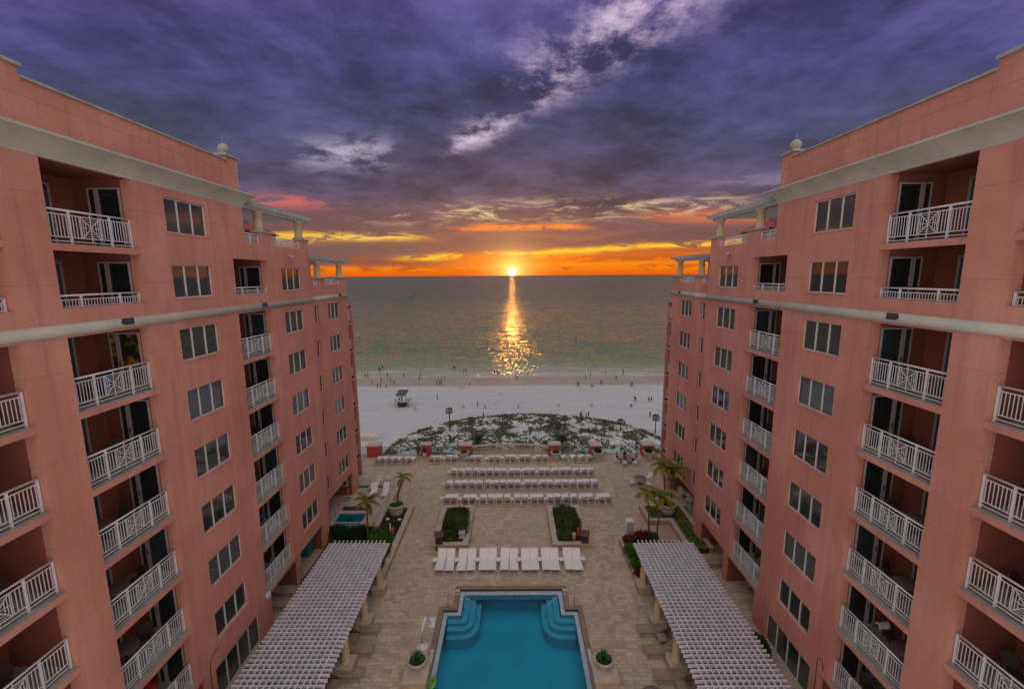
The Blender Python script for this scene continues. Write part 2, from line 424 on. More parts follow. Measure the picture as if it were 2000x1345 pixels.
# ---------------------------------------------------------------- world, sun, camera
def make_world():
    w = bpy.data.worlds.new('World'); SC.world = w; w.use_nodes = True
    nt = w.node_tree; T = NT(nt); bg = nt.nodes['Background']
    g = T.node('ShaderNodeTexCoord').outputs['Generated']
    x, y, z = T.sep(g)
    yc = T.m('MAXIMUM', y, .05); s = T.m('DIVIDE', x, yc); h = T.m('DIVIDE', T.m('MAXIMUM', z, 0), yc)
    hr = T.m('MINIMUM', h, 1.0)
    base = T.ramp(hr, [(0, lin(228, 92, 14)), (.016, lin(242, 128, 16)), (.034, lin(236, 112, 22)), (.052, lin(190, 88, 40)), (.080, lin(136, 86, 78)),
                       (.13, lin(104, 76, 90)), (.2, lin(80, 70, 100)), (.3, lin(68, 68, 106)), (.42, lin(73, 71, 122)), (.6, lin(98, 86, 152)), (1, lin(110, 98, 160))])
    # clouds on a high flat layer, seen in perspective
    den = T.m('ADD', T.m('MAXIMUM', z, 0), .17)
    cp = T.comb(T.m('DIVIDE', x, den), T.m('DIVIDE', y, den), 0)
    n1 = T.noise(cp, 1.25, 9, .62, .12); n2 = T.noise(cp, 3.1, 9, .66, .15); n3 = T.noise(cp, 1.4, 7, .62, .2)
    fl = T.comb(T.m('MULTIPLY', s, 2.2), T.m('MULTIPLY', h, 17), .3)
    f1 = T.noise(fl, 1.5, 9, .68, .7)
    f2 = T.noise(T.comb(T.m('MULTIPLY', s, 5), T.m('MULTIPLY', h, 26), 4.1), 1.5, 9, .72, .6)
    dark = T.m('ADD', T.ss(n1, .36, .66, .48, 1.22), T.ss(n2, .38, .68, -.10, .32))
    hi = T.ss(h, .07, .16)
    col = T.mix(hi, base, T.mix(1, base, T.comb(dark, dark, T.m('MULTIPLY', dark, 1.0)), 'MULTIPLY'))
    # violet tint patches high up
    col = T.mix(T.m('MULTIPLY', T.ss(n3, .52, .72), T.m('MULTIPLY', T.ss(h, .2, .4), .3)), col, lin(112, 92, 146))
    # grey purple cloud bars low over the sea
    barm = T.m('MULTIPLY', T.ss(f1, .42, .52), T.m('MULTIPLY', T.ss(h, .040, .062), T.ss(h, .17, .12)))
    absx = T.m('ABSOLUTE', s)
    col = T.mix(T.m('MULTIPLY', barm, .9), col, lin(106, 72, 78))
    barl = T.m('MULTIPLY', T.ss(s, -.04, -.26), T.m('MULTIPLY', T.ss(h, .016, .030), T.ss(h, .082, .062)))
    col = T.mix(T.m('MULTIPLY', barl, .95), col, lin(106, 80, 82))
    bart = T.m('MULTIPLY', T.ss(f2, .47, .55), T.m('MULTIPLY', T.ss(h, .006, .014), T.ss(h, .05, .036)))
    col = T.mix(T.m('MULTIPLY', bart, .7), col, lin(168, 76, 34))
    def line(h0, k, w, s0, s1, wob, colr, amt, fs=.06):
        d = T.m('SUBTRACT', T.m('ADD', h, T.m('MULTIPLY', T.m('SUBTRACT', f1, .5), wob)), T.m('ADD', T.m('MULTIPLY', s, k), h0))
        g_ = T.m('MULTIPLY', T.gauss(d, w), T.m('MULTIPLY', T.ss(s, s0-fs, s0+fs), T.ss(s, s1+fs, s1-fs)))
        brk = T.ss(f2, .42, .52, .05, 1)
        return T.m('MULTIPLY', T.m('MULTIPLY', g_, brk), amt), colr
    for args in ((.049, .040, .0060, -.24, 1.2, .03, lin(255, 196, 48), 1.0),
                 (.041, .020, .0030, -.16, .10, .03, lin(255, 170, 30), .9),
                 (.083, -.012, .0085, -1.3, -.20, .03, lin(246, 190, 62), .95),
                 (.022, .012, .0050, -.10, 1.2, .02, lin(255, 150, 14), .7),
                 (.103, .01, .0060, -.12, .17, .03, lin(255, 132, 34), .9),
                 (.107, .06, .0060, -.50, -.24, .05, lin(250, 205, 120), .7)):
        f, c_ = line(*args); col = T.mix(f, col, c_)
    # broken pale and pink wisps above the bars
    wis = T.m('MULTIPLY', T.ss(f2, .47, .64), T.m('MULTIPLY', T.gauss(T.m('SUBTRACT', h, T.m('ADD', .137, T.m('MULTIPLY', s, .022))), .020), T.m('MULTIPLY', T.ss(s, -.42, -.1), T.ss(s, .62, .4))))
    col = T.mix(T.m('MULTIPLY', wis, 1.0), col, lin(236, 204, 158))
    pk = T.m('MULTIPLY', T.ss(f1, .46, .6), T.m('MULTIPLY', T.gauss(T.m('SUBTRACT', h, .165), .016), T.ss(s, -.22, -.42)))
    col = T.mix(T.m('MULTIPLY', pk, .9), col, lin(206, 98, 92))
    pk2 = T.m('MULTIPLY', T.ss(f1, .46, .58), T.m('MULTIPLY', T.gauss(T.m('SUBTRACT', h, .125), .014), T.ss(s, .2, .45)))
    col = T.mix(T.m('MULTIPLY', pk2, .8), col, lin(230, 120, 70))
    # the bright diagonal rift, upper right of the sun
    d = T.m('SUBTRACT', T.m('ADD', h, T.m('MULTIPLY', T.m('SUBTRACT', n3, .5), .14)), T.m('ADD', T.m('MULTIPLY', s, .70), .345))
    wd = T.ss(h, .24, .6, .022, .115)
    rift = T.m('MULTIPLY', T.gauss(d, wd), T.m('MULTIPLY', T.ss(n2, .43, .66), T.m('MULTIPLY', T.ss(h, .23, .30), T.ss(s, .62, .3))))
    col = T.mix(T.m('MULTIPLY', rift, 1.0), col, lin(222, 196, 222))
    lf = T.m('MULTIPLY', T.ss(n2, .44, .60), T.m('MULTIPLY', T.gauss(T.m('SUBTRACT', h, .262), .028), T.m('MULTIPLY', T.ss(s, -.50, -.40), T.ss(s, -.22, -.30))))
    col = T.mix(T.m('MULTIPLY', lf, .6), col, lin(210, 198, 222))
    rt = T.m('MULTIPLY', T.ss(f1, .46, .62), T.m('MULTIPLY', T.gauss(T.m('SUBTRACT', h, .20), .03), T.ss(s, .2, .5)))
    col = T.mix(T.m('MULTIPLY', rt, .35), col, lin(170, 150, 180))
    # sun and its glow
    dh = T.m('SUBTRACT', h, .0085)
    r = T.m('SQRT', T.m('ADD', T.m('MULTIPLY', s, s), T.m('MULTIPLY', dh, dh)))
    ra = T.m('SQRT', T.m('ADD', T.m('MULTIPLY', T.m('MULTIPLY', s, s), .22), T.m('MULTIPLY', dh, dh)))
    g1 = T.m('EXPONENT', T.m('MULTIPLY', r, -42)); g2 = T.m('EXPONENT', T.m('MULTIPLY', ra, -20))
    disc = T.ss(r, .0120, .005)
    def vmul(c, f): return T.mix(1, (c[0], c[1], c[2]), T.comb(f, f, f), 'MULTIPLY')
    glow = T.mix(1, vmul((1.0, .62, .16), T.m('MULTIPLY', g1, 2.0)), vmul((.75, .22, .02), T.m('MULTIPLY', g2, .17)), 'ADD')
    glow = T.mix(1, glow, vmul((2.6, 2.1, 1.3), disc), 'ADD')
    front = T.ss(y, .02, .12)
    glow = T.mix(1, glow, T.comb(front, front, front), 'MULTIPLY')
    col = T.mix(1, col, glow, 'ADD')
    # eastern half and zenith: unseen pale sky, brightened to light the facades
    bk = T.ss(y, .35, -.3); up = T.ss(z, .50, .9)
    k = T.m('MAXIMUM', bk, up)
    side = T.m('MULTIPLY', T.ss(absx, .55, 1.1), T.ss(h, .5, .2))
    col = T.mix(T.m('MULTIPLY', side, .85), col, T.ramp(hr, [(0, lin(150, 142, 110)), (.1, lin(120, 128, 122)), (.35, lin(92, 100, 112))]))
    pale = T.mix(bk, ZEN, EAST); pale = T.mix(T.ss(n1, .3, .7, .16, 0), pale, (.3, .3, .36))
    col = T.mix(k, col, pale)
    # low physical dusk sky underneath it all
    sk = T.node('ShaderNodeTexSky', sky_type='NISHITA'); sk.sun_disc = False
    sk.sun_elevation = math.radians(.75); sk.sun_rotation = math.radians(0)
    sm = T.mix(1, sk.outputs[0], (.012, .012, .012), 'MULTIPLY')
    col = T.mix(1, col, T.mix(T.ss(z, 0, .05), (0, 0, 0), sm), 'ADD')
    T.set(bg.inputs[0], col); bg.inputs[1].default_value = 1.0
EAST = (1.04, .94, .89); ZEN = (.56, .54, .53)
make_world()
SL = bpy.data.lights.new('sun', 'SUN'); SL.energy = .018; SL.angle = math.radians(.6); SL.color = (1.0, .36, .045)
so = bpy.data.objects.new('sun', SL); COL.objects.link(so)
el = math.radians(.75)
so.rotation_euler = Vector((0, math.cos(el), math.sin(el))).to_track_quat('Z', 'Y').to_euler()

CAM = Vector((.1023, 0, 21.5))
def make_cam():
    cd = bpy.data.cameras.new('camera'); c = bpy.data.objects.new('camera', cd); COL.objects.link(c)
    cd.sensor_width = 36; cd.sensor_fit = 'HORIZONTAL'; cd.lens = 36*859.66/2000
    cd.clip_start = .1; cd.clip_end = 200000
    t = math.radians(8.906); r = math.radians(.37); yw = math.radians(-.0735)
    rot = Matrix.Rotation(-yw, 3, 'Z')
    F = rot @ Vector((0, math.cos(t), -math.sin(t))); U = rot @ Vector((0, math.sin(t), math.cos(t))); X = rot @ Vector((1, 0, 0))
    Rt = X*math.cos(r)-U*math.sin(r); Up = X*math.sin(r)+U*math.cos(r)
    m = Matrix((Rt, Up, -F)).transposed().to_4x4(); m.translation = CAM
    c.matrix_world = m
    SC.camera = c
make_cam()
SC.render.engine = 'CYCLES'
SC.view_settings.view_transform = 'Standard'; SC.view_settings.look = 'None'
SC.view_settings.exposure = 0; SC.view_settings.gamma = 1
SC.cycles.max_bounces = 8; SC.cycles.diffuse_bounces = 4; SC.cycles.glossy_bounces = 4
SC.cycles.transparent_max_bounces = 12; SC.cycles.sample_clamp_indirect = 6

# ---------------------------------------------------------------- setting
def ystruct(name, mb, m, world=True):
    o = mb.build(name, m); o['kind'] = 'structure'; return o

mb = MB(); NX, NY = 90, 110   # beach, gently falling to the sea
xs = [-1500, -400, -200]+[-120+i*3 for i in range(81)]+[200, 400, 1500]
ys = [20, 60]+[80+i*1.6 for i in range(80)]+[230, 300]
def bz(x, y):
    z = -18.5+.10*noise.noise(Vector((x*.06, y*.12, 0)))+.05*noise.noise(Vector((x*.3, y*.5, 3)))
    if y > 158: z = -18.5-(y-158)*.022+.03*noise.noise(Vector((x*.06, y*.12, 0)))
    return z
mb.v = [(x, y, bz(x, y)) for y in ys for x in xs]
n = len(xs)
for j in range(len(ys)-1):
    for i in range(n-1):
        mb.f.append([j*n+i, j*n+i+1, (j+1)*n+i+1, (j+1)*n+i]); mb.m.append(0); mb.s.append(True)
ystruct('beach', mb, M['sand'])
SEAZ = -18.84
ystruct('sea', MB().quad((-60000, 165, SEAZ), (60000, 165, SEAZ), (60000, 90000, SEAZ), (-60000, 90000, SEAZ)), M['sea'])

# dune mound
def in_dune(x, y):   # 0 outside .. 1 inside
    cx, cy = 4.5, 96; rx, ry = 34, 28
    a = ((x-cx)/rx)**2+((y-cy)/ry)**2
    return 1-a
def dz(x, y):
    e = max(0, in_dune(x, y))
    return bz(x, y)+(-.12 if e <= 0 else min(1, e*2.2)*(.5+.35*noise.noise(Vector((x*.13, y*.2, 5)))+.25*noise.noise(Vector((x*.45, y*.6, 9)))))
mb = MB(); n = 76; m_ = 62
for j in range(m_):
    for i in range(n):
        x = -32+i*.98; y = 66+j*.98
        mb.v.append((x, y, dz(x, y)))
for j in range(m_-1):
    for i in range(n-1):
        mb.f.append([j*n+i, j*n+i+1, (j+1)*n+i+1, (j+1)*n+i]); mb.m.append(0); mb.s.append(True)
ystruct('dune', mb, M['dunesand'])

# pool deck with the openings of the two pools, standing on its podium
PL = [(-4.5, 4.25, 10, 25.66), (-3.62, 3.42, 25.66, 27.57)]
SPA = (-15.84, -13.37, 35.1, 37.55)
mb = MB()
for a in cells(-26, 26, 3, 50.9, PL+[SPA]): mb.quad((a[0], a[2], 0), (a[1], a[2], 0), (a[1], a[3], 0), (a[0], a[3], 0))
bm_ = MB()
mb.poly([(-5.2, 50.9), (4.8, 50.9)]+[(x, 50.9+.62*(1-((x+.2)/5)**2)) for x in [4.4-i*.9 for i in range(11)]], -.5, 0)
ystruct('pool_deck', mb, M['pavers'])
mb = MB()
for x0, x1, y0, y1 in ((-26, 26, 3, 9.9), (-26, -16.2, 9.9, 50.85), (-16.2, -4.9, 9.9, 34.7), (-13.1, -4.9, 34.7, 50.85), (-16.2, -13.1, 38, 50.85), (4.6, 26, 9.9, 50.85), (-4.9, 4.6, 28, 50.85)):
    mb.box(x0, x1, y0, y1, -1.9, -.02)
mb.box(-26, 26, 3, 50.8, -18.9, -1.95)
ystruct('podium', mb, M['stucco'])

# main pool
def swimming_pool():
    r = root('swimming_pool', (-.12, 20, 0), 'large turquoise swimming pool with curved corner steps', 'pool')
    out = [(-4.5, 10), (4.25, 10), (4.25, 25.66), (3.42, 25.66), (3.42, 27.57), (-3.62, 27.57), (-3.62, 25.66), (-4.5, 25.66)]
    b = MB()
    for i in range(8):
        (x0, y0), (x1, y1) = out[i], out[(i+1) % 8]
        b.quad((x0, y0, -1.5), (x1, y1, -1.5), (x1, y1, -.24), (x0, y0, -.24), 0)
        b.quad((x0, y0, -.24), (x1, y1, -.24), (x1, y1, .0), (x0, y0, .0), 1)
    b.quad((-4.5, 10, -1.5), (4.25, 10, -1.5), (4.25, 25.66, -1.5), (-4.5, 25.66, -1.5)).quad((-3.62, 25.66, -1.5), (3.42, 25.66, -1.5), (3.42, 27.57, -1.5), (-3.62, 27.57, -1.5))
    b.build('basin', [M['basin'], M['darktile']], r, True, recalc=False)
    c = MB(); w = .33   # coping stones
    for x0, x1, y0, y1 in ((-4.5-w, -4.5, 10, 25.66+w), (4.25, 4.25+w, 10, 25.66+w), (-4.5, -3.62-w, 25.66, 25.66+w), (3.42+w, 4.25, 25.66, 25.66+w),
                           (-3.62-w, -3.62, 25.66, 27.57+w), (3.42, 3.42+w, 25.66, 27.57+w), (-3.62, 3.42, 27.57, 27.57+w)):
        c.box(x0+.002, x1-.002, y0+.002, y1-.002, -.05, .045)
    c.build('coping', M['coping'], r, True, bevel=.015)
    l = MB(); q = .28
    for x0, x1, y0, y1 in ((-4.49, -4.5+q, 10, 25.65-q), (4.25-q, 4.24, 10, 25.65-q), (-4.49, -3.62+q, 25.65-q, 25.65), (3.42-q, 4.24, 25.65-q, 25.65),
                           (-3.61, -3.62+q, 25.65, 27.2), (3.42-q, 3.41, 25.65, 27.2), (-3.61, 3.41, 27.2, 27.56)):
        l.box(x0, x1, y0, y1, -.5, -.145)
    l.build('ledge', M['ledge'], r, True)
    for sx, px in ((1, -3.28), (-1, 3.08)):
        st = MB()
        for k, (d, z) in enumerate(((.40, -.34), (.78, -.52), (1.14, -.80))):
            P = [(-.88, 0), (-.88, -d)]+[(d*math.sin(a*PI/16), -d*math.cos(a*PI/16)) for a in range(9)]+[(d, 1.88), (0, 1.88), (0, 0)]
            st.poly([(px+sx*x, 25.31+y) for x, y in P], -1.5+.01*k, z)
        st.build('steps', M['steptile'], r, True)
        h = MB()
        X = px-sx*.98
        h.path([(X, 26.02, 0), (X, 26.02, .8), (X+sx*.04, 26.02, .86), (X+sx*.9, 26.02, .86), (X+sx*1.0, 26.0, .83), (X+sx*1.9, 25.7, .2), (X+sx*1.95, 25.68, -.7)], .022, 8)
        h.build('handrail', M['metal'], r, True)
    wt = MB()
    wt.quad((-4.5, 10, -.15), (4.25, 10, -.15), (4.25, 25.66, -.15), (-4.5, 25.66, -.15)); wt.quad((-3.62, 25.66, -.15), (3.42, 25.66, -.15), (3.42, 27.57, -.15), (-3.62, 27.57, -.15))
    wt.build('water', M['poolwater'], r, True)
    # depth and no-diving tiles on the coping
    for (x, y, rz, txt, n_) in ((-3.79, 27.42, 0, '5 FT', 1), (3.59, 27.42, 0, '5 FT', 1), (-4.66, 22.05, PI/2, 'NO DIVING', 3), (4.42, 22.05, -PI/2, 'NO DIVING', 3)):
        tl = MB(); wv, hv = (.26, .18) if n_ == 1 else (.98, .16)
        tl.box(-wv/2, wv/2, -hv/2, hv/2, 0, .008)
        tl.xf(Matrix.Translation((x, y, .0455)) @ Matrix.Rotation(rz, 4, 'Z'))
        to = tl.build('marker_tile', M['white'], r, True)
        for wi, (wd, wx) in enumerate(((txt.split()[0], -.07 if n_ == 1 else -.33), (txt.split()[1], .045 if n_ == 1 else .14))):
         cu = bpy.data.curves.new('t', 'FONT'); cu.body = wd; cu.size = .14; cu.align_x = 'CENTER'; cu.align_y = 'CENTER'
         tmp = bpy.data.objects.new('t', cu); COL.objects.link(tmp)
         dg = bpy.context.evaluated_depsgraph_get()
         me = bpy.data.meshes.new_from_object(tmp.evaluated_get(dg)); bpy.data.objects.remove(tmp)
         me.transform(Matrix.Translation((x, y, .0565)) @ Matrix.Rotation(rz, 4, 'Z') @ Matrix.Translation((wx, 0, 0)))
         me.materials.clear(); me.materials.append(M['dkmetal'])
         lo = link('lettering', me, to, True)
    return r
M['coping'] = mat('brown_coping', (.23, .17, .125), .7, .15, 2, .3, 20, .008)
swimming_pool()

def spa():
    r = root('spa_pool', (-14.6, 36.3, 0), 'small fenced pale blue pool beside the left wing', 'pool')
    x0, x1, y0, y1 = SPA
    b = MB()
    for a, c in (((x0, y0), (x1, y0)), ((x1, y0), (x1, y1)), ((x1, y1), (x0, y1)), ((x0, y1), (x0, y0))):
        b.quad((*a, -1), (*c, -1), (*c, 0), (*a, 0))
    b.quad((x0, y0, -1), (x1, y0, -1), (x1, y1, -1), (x0, y1, -1))
    b.build('basin', M['spabasin'], r, True, recalc=False)
    c = MB()
    for a in cells(x0-.28, x1+.28, y0-.28, y1+.28, [SPA]): c.box(a[0]+.001, a[1]-.001, a[2]+.001, a[3]-.001, -.03, .05)
    c.build('coping', M['limestone'], r, True)
    MB().quad((x0, y0, -.1), (x1, y0, -.1), (x1, y1, -.1), (x0, y1, -.1)).build('water', M['poolwater'], r, True)
    s = MB(); s.poly([(x0+.01+1.0*math.cos(a*PI/16), y1-.01-1.0*math.sin(a*PI/16)) for a in range(9)]+[(x0+.01, y1-.01)], -.95, -.25)
    s.build('steps', M['teal'], r, True)
    MB().box(-15.9, -13.3, 38.1, 38.75, 0, .04).build('grate', M['dkmetal'], r, True)
    h = MB()
    h.path([(-16.05, 37.9, 0), (-16.05, 37.9, .8), (-16.05, 37.75, .9), (-16.0, 37.2, .8), (-16.0, 36.95, 0)], .022, 8)
    h.build('handrail', M['metal'], r, True)
M['spabasin'] = mat('spa_plaster', (.13, .36, .50), .7, .06, 2)
spa()
# ---------------------------------------------------------------- hotel wings
STEP = 2.893
FL = {0: 22.66, 1: 19.77}
for k in range(2, 8): FL[k] = 16.87-STEP*(k-2)
BAYS = {'0': (9.95, 13.38), 'A': (14.78, 18.25), 'B': (24.25, 27.65)}
DEP = 2.4

M['roofperg'] = mat('weathered_white', (.36, .36, .37), .6, .1, 3)
def hotel(s):
    yy = (lambda y: y if (s < 0 or y <= 24) else y+(y-24)*.045)
    side = 'left' if s < 0 else 'right'
    r = root('hotel_wing', (s*19, 25, 0), 'pink stucco hotel wing on the %s with white balcony railings' % side, 'building', 'hotel wings facing each other across the pool deck')
    W0, W1, W2 = 15.0, 15.75, 16.5
    X = lambda u: s*u
    b0, bA, bB = BAYS['0'], BAYS['A'], tuple(yy(v) for v in BAYS['B'])
    yE, yS, yR, yT = 25.5, yy(33.3), yy(42.35), yy(45.7)
    wa = (19.82, 22.5); wb = (yy(29.2), yy(31.9)); wf = (yy(37.9), yy(40.45)); sl = (yy(35.3), yy(35.98))
    wins = []
    for k in range(8):
        t = 24.98-STEP*k
        wins.append((W0, *wa, t-1.52, t, 3))
        if k: wins.append((W0, *wb, t-1.5, t, 3))
        if k > 1: wins.append((W1, *wf, t-1.43, t+.02, 3)); wins.append((W1, *sl, t-1.43, t+.02, 1))
    door = (W0, 19.45, 23.3, .02, 1.9, 4)
    # holes per plane: y0,y1,z0,z1
    H0 = [(w[1], w[2], w[3], w[4]) for w in wins if w[0] == W0]+[door[1:5]]
    for b in (b0, bA):
        H0 += [(*b, 2.21, 19.5), (*b, 20.49, 25.36)]
    H0 += [(*bB, 2.21, 19.5), (*bB, 20.53, 22.5)]
    gA = (15.2, 18.75, 0, 2.2); gB1 = (24.6, yy(28.1), 0, 2.19); gB2 = (yy(28.46), yy(32.25), 0, 2.19)
    H0 += [gA, gB1, gB2]
    gR = (yy(35.2), yy(41.0), 0, 2.52)
    H1 = [(w[1], w[2], w[3], w[4]) for w in wins if w[0] == W1]+[gR]
    H2 = [(yy(43.1), yy(45.35), FL[k], FL[k]+2.6 if k > 2 else 18.6) for k in range(2, 8)]+[(yy(43.1), yy(45.35), 0, 2.15)]
    wl = MB()
    def face(u, y0, y1, z0, z1, holes, rv, reveal=True):
        for a in cells(y0, y1, z0, z1, holes):
            wl.quad((X(u), a[0], a[2]), (X(u), a[1], a[2]), (X(u), a[1], a[3]), (X(u), a[0], a[3]))
        for h in holes if reveal else []:
            v = u+rv
            wl.quad((X(u), h[0], h[2]), (X(v), h[0], h[2]), (X(v), h[0], h[3]), (X(u), h[0], h[3]))
            wl.quad((X(u), h[1], h[2]), (X(v), h[1], h[2]), (X(v), h[1], h[3]), (X(u), h[1], h[3]))
            wl.quad((X(u), h[0], h[3]), (X(v), h[0], h[3]), (X(v), h[1], h[3]), (X(u), h[1], h[3]))
            if h[2] > .1: wl.quad((X(u), h[0], h[2]), (X(v), h[0], h[2]), (X(v), h[1], h[2]), (X(u), h[1], h[2]))
    face(W0, 5, yE, 0, 25.4, H0, .2)
    face(W0, yE, yS, 0, 23.44, H0, .2, False)
    # plain upper wall and parapet of the tall part
    wl.box(X(W0+.02), X(W0+.35), 5, yE, 25.4, 27.6)
    wl.box(X(W0+.35), X(W0+9), yE-.33, yE, 23.0, 27.6)
    # step, far corner and end bay
    wl.quad((X(W0), yS, 0), (X(W1+.3), yS, 0), (X(W1+.3), yS, 23.44), (X(W0), yS, 23.44))
    face(W1, yS, yR, 0, 20.77, H1, .2)
    wl.quad((X(W1), yR, 0), (X(W1+3), yR, 0), (X(W1+3), yR, 20.77), (X(W1), yR, 20.77))
    face(W2, yR, yT, 0, 18.44, H2, .35)
    wl.quad((X(W2), yT, 0), (X(W2+4), yT, 0), (X(W2+4), yT, 18.44), (X(W2), yT, 18.44))
    wl.box(X(W2), X(W2+.35), yy(45.35), yT, 18.44, 18.5)
    # terrace parapets with stepped piers
    for (u, y0, y1, z0, z1) in ((W0, yy(27.2), yy(28.35), 23.44, 24.12), (W0, yy(32.3), yS, 23.44, 24.05), (W1, yS, yy(35.4), 20.77, 21.28), (W1, yy(36.5), yy(37.6), 20.77, 21.28), (W1, yy(41.1), yR, 20.77, 21.28)):
        wl.box(X(u), X(u+.55), y0, y1, z0, z1)
    wl.box(X(W0+.01), X(W0+.5), yE, yS, 23.2, 23.435); wl.box(X(W1+.01), X(W1+.5), yS, yR, 20.5, 20.77)
    # closing masses behind
    wl.box(X(17.6), X(25), 5, 25.3, -.0, 26.4); wl.box(X(17.62), X(25), 25.32, yS, -.0, 23.3); wl.box(X(18.3), X(25), yS+.01, yR-.02, 0, 20.6)
    wl.box(X(15.97), X(18.28), yS+.01, yR-.02, 2.7, 20.6); wl.box(X(18.9), X(25), yR, yT-.02, 0, 16.6)
    wl.box(X(15.22), X(17.6), 18.45, 24.05, 2.0, 26.3); wl.box(X(15.22), X(17.6), bB[1]+.2, yS-.1, 2.4, 23.2); wl.box(X(15.22), X(17.6), 18.9, 24.4, 0, 2.0)
    wl.box(X(15.22), X(17.6), 5, 9.7, 0, 26.3)
    wall = wl.build('wall', M['pink'], r, True, recalc=False)
    # balcony rooms
    rm = MB()
    for key, b in (('0', b0), ('A', bA), ('B', bB)):
        for k in range(0 if key != 'B' else 1, 8):
            z = FL[k]; zt = 25.36 if k == 0 else (22.46 if key != 'B' else 22.5) if k == 1 else FL[k-1]-.2 if k > 2 else 19.5
            u0, u1 = W0+.0, W0+DEP; rm = MB(); fl = MB(); st = MB()
            ys0, ys1 = b[0]-.001, b[1]+.001
            rm.quad((X(u0+.2), ys0, z), (X(u1), ys0, z), (X(u1), ys0, zt), (X(u0+.2), ys0, zt))
            rm.quad((X(u0+.45), ys1, z), (X(u1), ys1, z), (X(u1), ys1, zt), (X(u0+.45), ys1, zt))
            st.box(X(u0+.19), X(u0+.45), ys1, ys1+.1, z, zt)
            rm.quad((X(u1), b[0], z), (X(u1), b[1], z), (X(u1), b[1], zt), (X(u1), b[0], zt))
            rm.quad((X(u0+.2), b[0], zt), (X(u1), b[0], zt), (X(u1), b[1], zt), (X(u0+.2), b[1], zt))
            if k != 1:
                st.box(X(u0-.012), X(u0+.2), b[0]-.0, b[1]+.0, z-.24, z-.012)
                fl.box(X(u0-.006), X(u1), b[0], b[1], z-.012, z)
                fl.box(X(u0+.2), X(u1), b[0], b[1], z-.19, z-.013)
            else: fl.box(X(u0+.2), X(u1), b[0], b[1], z-.1, z)
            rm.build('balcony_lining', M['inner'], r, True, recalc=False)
            if k != 1: st.build('slab_edge', M['pink'], r, True)
            else: st.build('jamb', M['pink'], r, True)
            fl.build('balcony_floor', M['balfloor'], r, True)
            # end-wall door towards the sea (bay 0 has it on its near wall)
            if key != '0':
                hd = min(2.38, zt-z-.12); ue = (u0+.50, u0+1.80); y = b[1]
                dr = MB()
                def fr(a, c, z0, z1, d=.05): dr.box(X(a), X(c), y-d, y, z0, z1)
                fr(ue[0], ue[1], z+hd-.07, z+hd); fr(ue[0], ue[0]+.06, z, z+hd-.07); fr(ue[1]-.06, ue[1], z, z+hd-.07); fr(ue[0]+.85, ue[0]+1.02, z, z+hd-.07)
                fr(ue[0]+.06, ue[0]+.85, z, z+.12, .045); fr(ue[0]+1.02, ue[1]-.06, z, z+.12, .045)
                d = dr.build('balcony_door', M['doorframe'], r, True)
                g = MB(); g.box(X(ue[0]+.06), X(ue[0]+.85), y-.02, y-.005, z+.12, z+hd-.07); g.box(X(ue[0]+1.02), X(ue[1]-.06), y-.02, y-.005, z+.12, z+hd-.07)
                g.build('pane', M['lit'] if s < 0 and key == 'A' and k == 2 else M['curtain'] if (k+len(key)) % 3 else M['glass'], d, True)
                MB().box(X(ue[0]+.90), X(ue[0]+.93), y-.09, y-.05, z+.95, z+1.15).build('handle', M['dkmetal'], d, True)
                # sliding window of the back wall
                y0, y1 = b[0]+.25, b[0]+2.55; x = u1
                wd = MB()
                for a, c, z0, z1 in ((y0, y1, z+hd-.07, z+hd), (y0, y0+.06, z, z+hd-.07), (y1-.09, y1, z, z+hd-.07), ((y0+y1)/2-.04, (y0+y1)/2+.04, z, z+hd-.07), (y1-.30, y1-.24, z, z+hd-.07)):
                    wd.box(X(x-.05), X(x), a, c, z0, z1)
                w_ = wd.build('sliding_door', M['doorframe'], r, True)
                MB().box(X(x-.02), X(x-.005), y0+.06, y1-.09, z+.02, z+hd-.07).build('pane', M['glass'], w_, True)
            # railing
            ux = W0+.25; ry0, ry1 = b[0]+.03, b[1]-.03; L = ry1-ry0
            q = MB(); zz = z
            short = (k == 1)
            zt_ = z+1.14; zb = 20.52 if short else z+.1
            q.path([(X(ux), ry0, zt_), (X(ux), ry1, zt_)], .035, 8)
            q.bar((X(ux), ry0, zt_-.15), (X(ux), ry1, zt_-.15), .03, .03)
            q.bar((X(ux), ry0, zb+.0), (X(ux), ry1, zb+.0), .03, .03)
            if not short: q.bar((X(ux), ry0, zb+.14), (X(ux), ry1, zb+.14), .03, .03)
            zlo = zb if short else zb+.14; zhi = zt_-.15
            if short: zz = 20.49
            p1, p2 = ry0+L*.27, ry0+L*.73
            for y in (ry0+.03, p1, p2, ry1-.03): q.bar((X(ux), y, zz), (X(ux), y, zt_), .06, .06, up=(0, 1, 0))
            yc = (ry0+ry1)/2; hw = .36
            nb = int(L/.115)
            for i in range(1, nb):
                y = ry0+L*i/nb
                if not short and abs(y-yc) < hw-.02 and key: continue
                if min(abs(y-p1), abs(y-p2)) < .05: continue
                q.bar((X(ux), y, zlo), (X(ux), y, zhi), .018, .018, up=(0, 1, 0))
            if not short:
                for sgn in (-1, 1): q.bar((X(ux), yc+sgn*hw, zlo), (X(ux), yc+sgn*hw, zhi), .02, .02, up=(0, 1, 0))
                zc = (zlo+zhi)/2; hz = (zhi-zlo)/2
                q.bar((X(ux), yc-hw, zlo), (X(ux), yc+hw, zhi), .02, .02); q.bar((X(ux), yc-hw, zhi), (X(ux), yc+hw, zlo), .02, .02)
                q.bar((X(ux), yc-hw, zc), (X(ux), yc+hw, zc), .02, .02); q.bar((X(ux), yc, zlo-.14), (X(ux), yc, zhi+.15), .02, .02, up=(0, 1, 0))
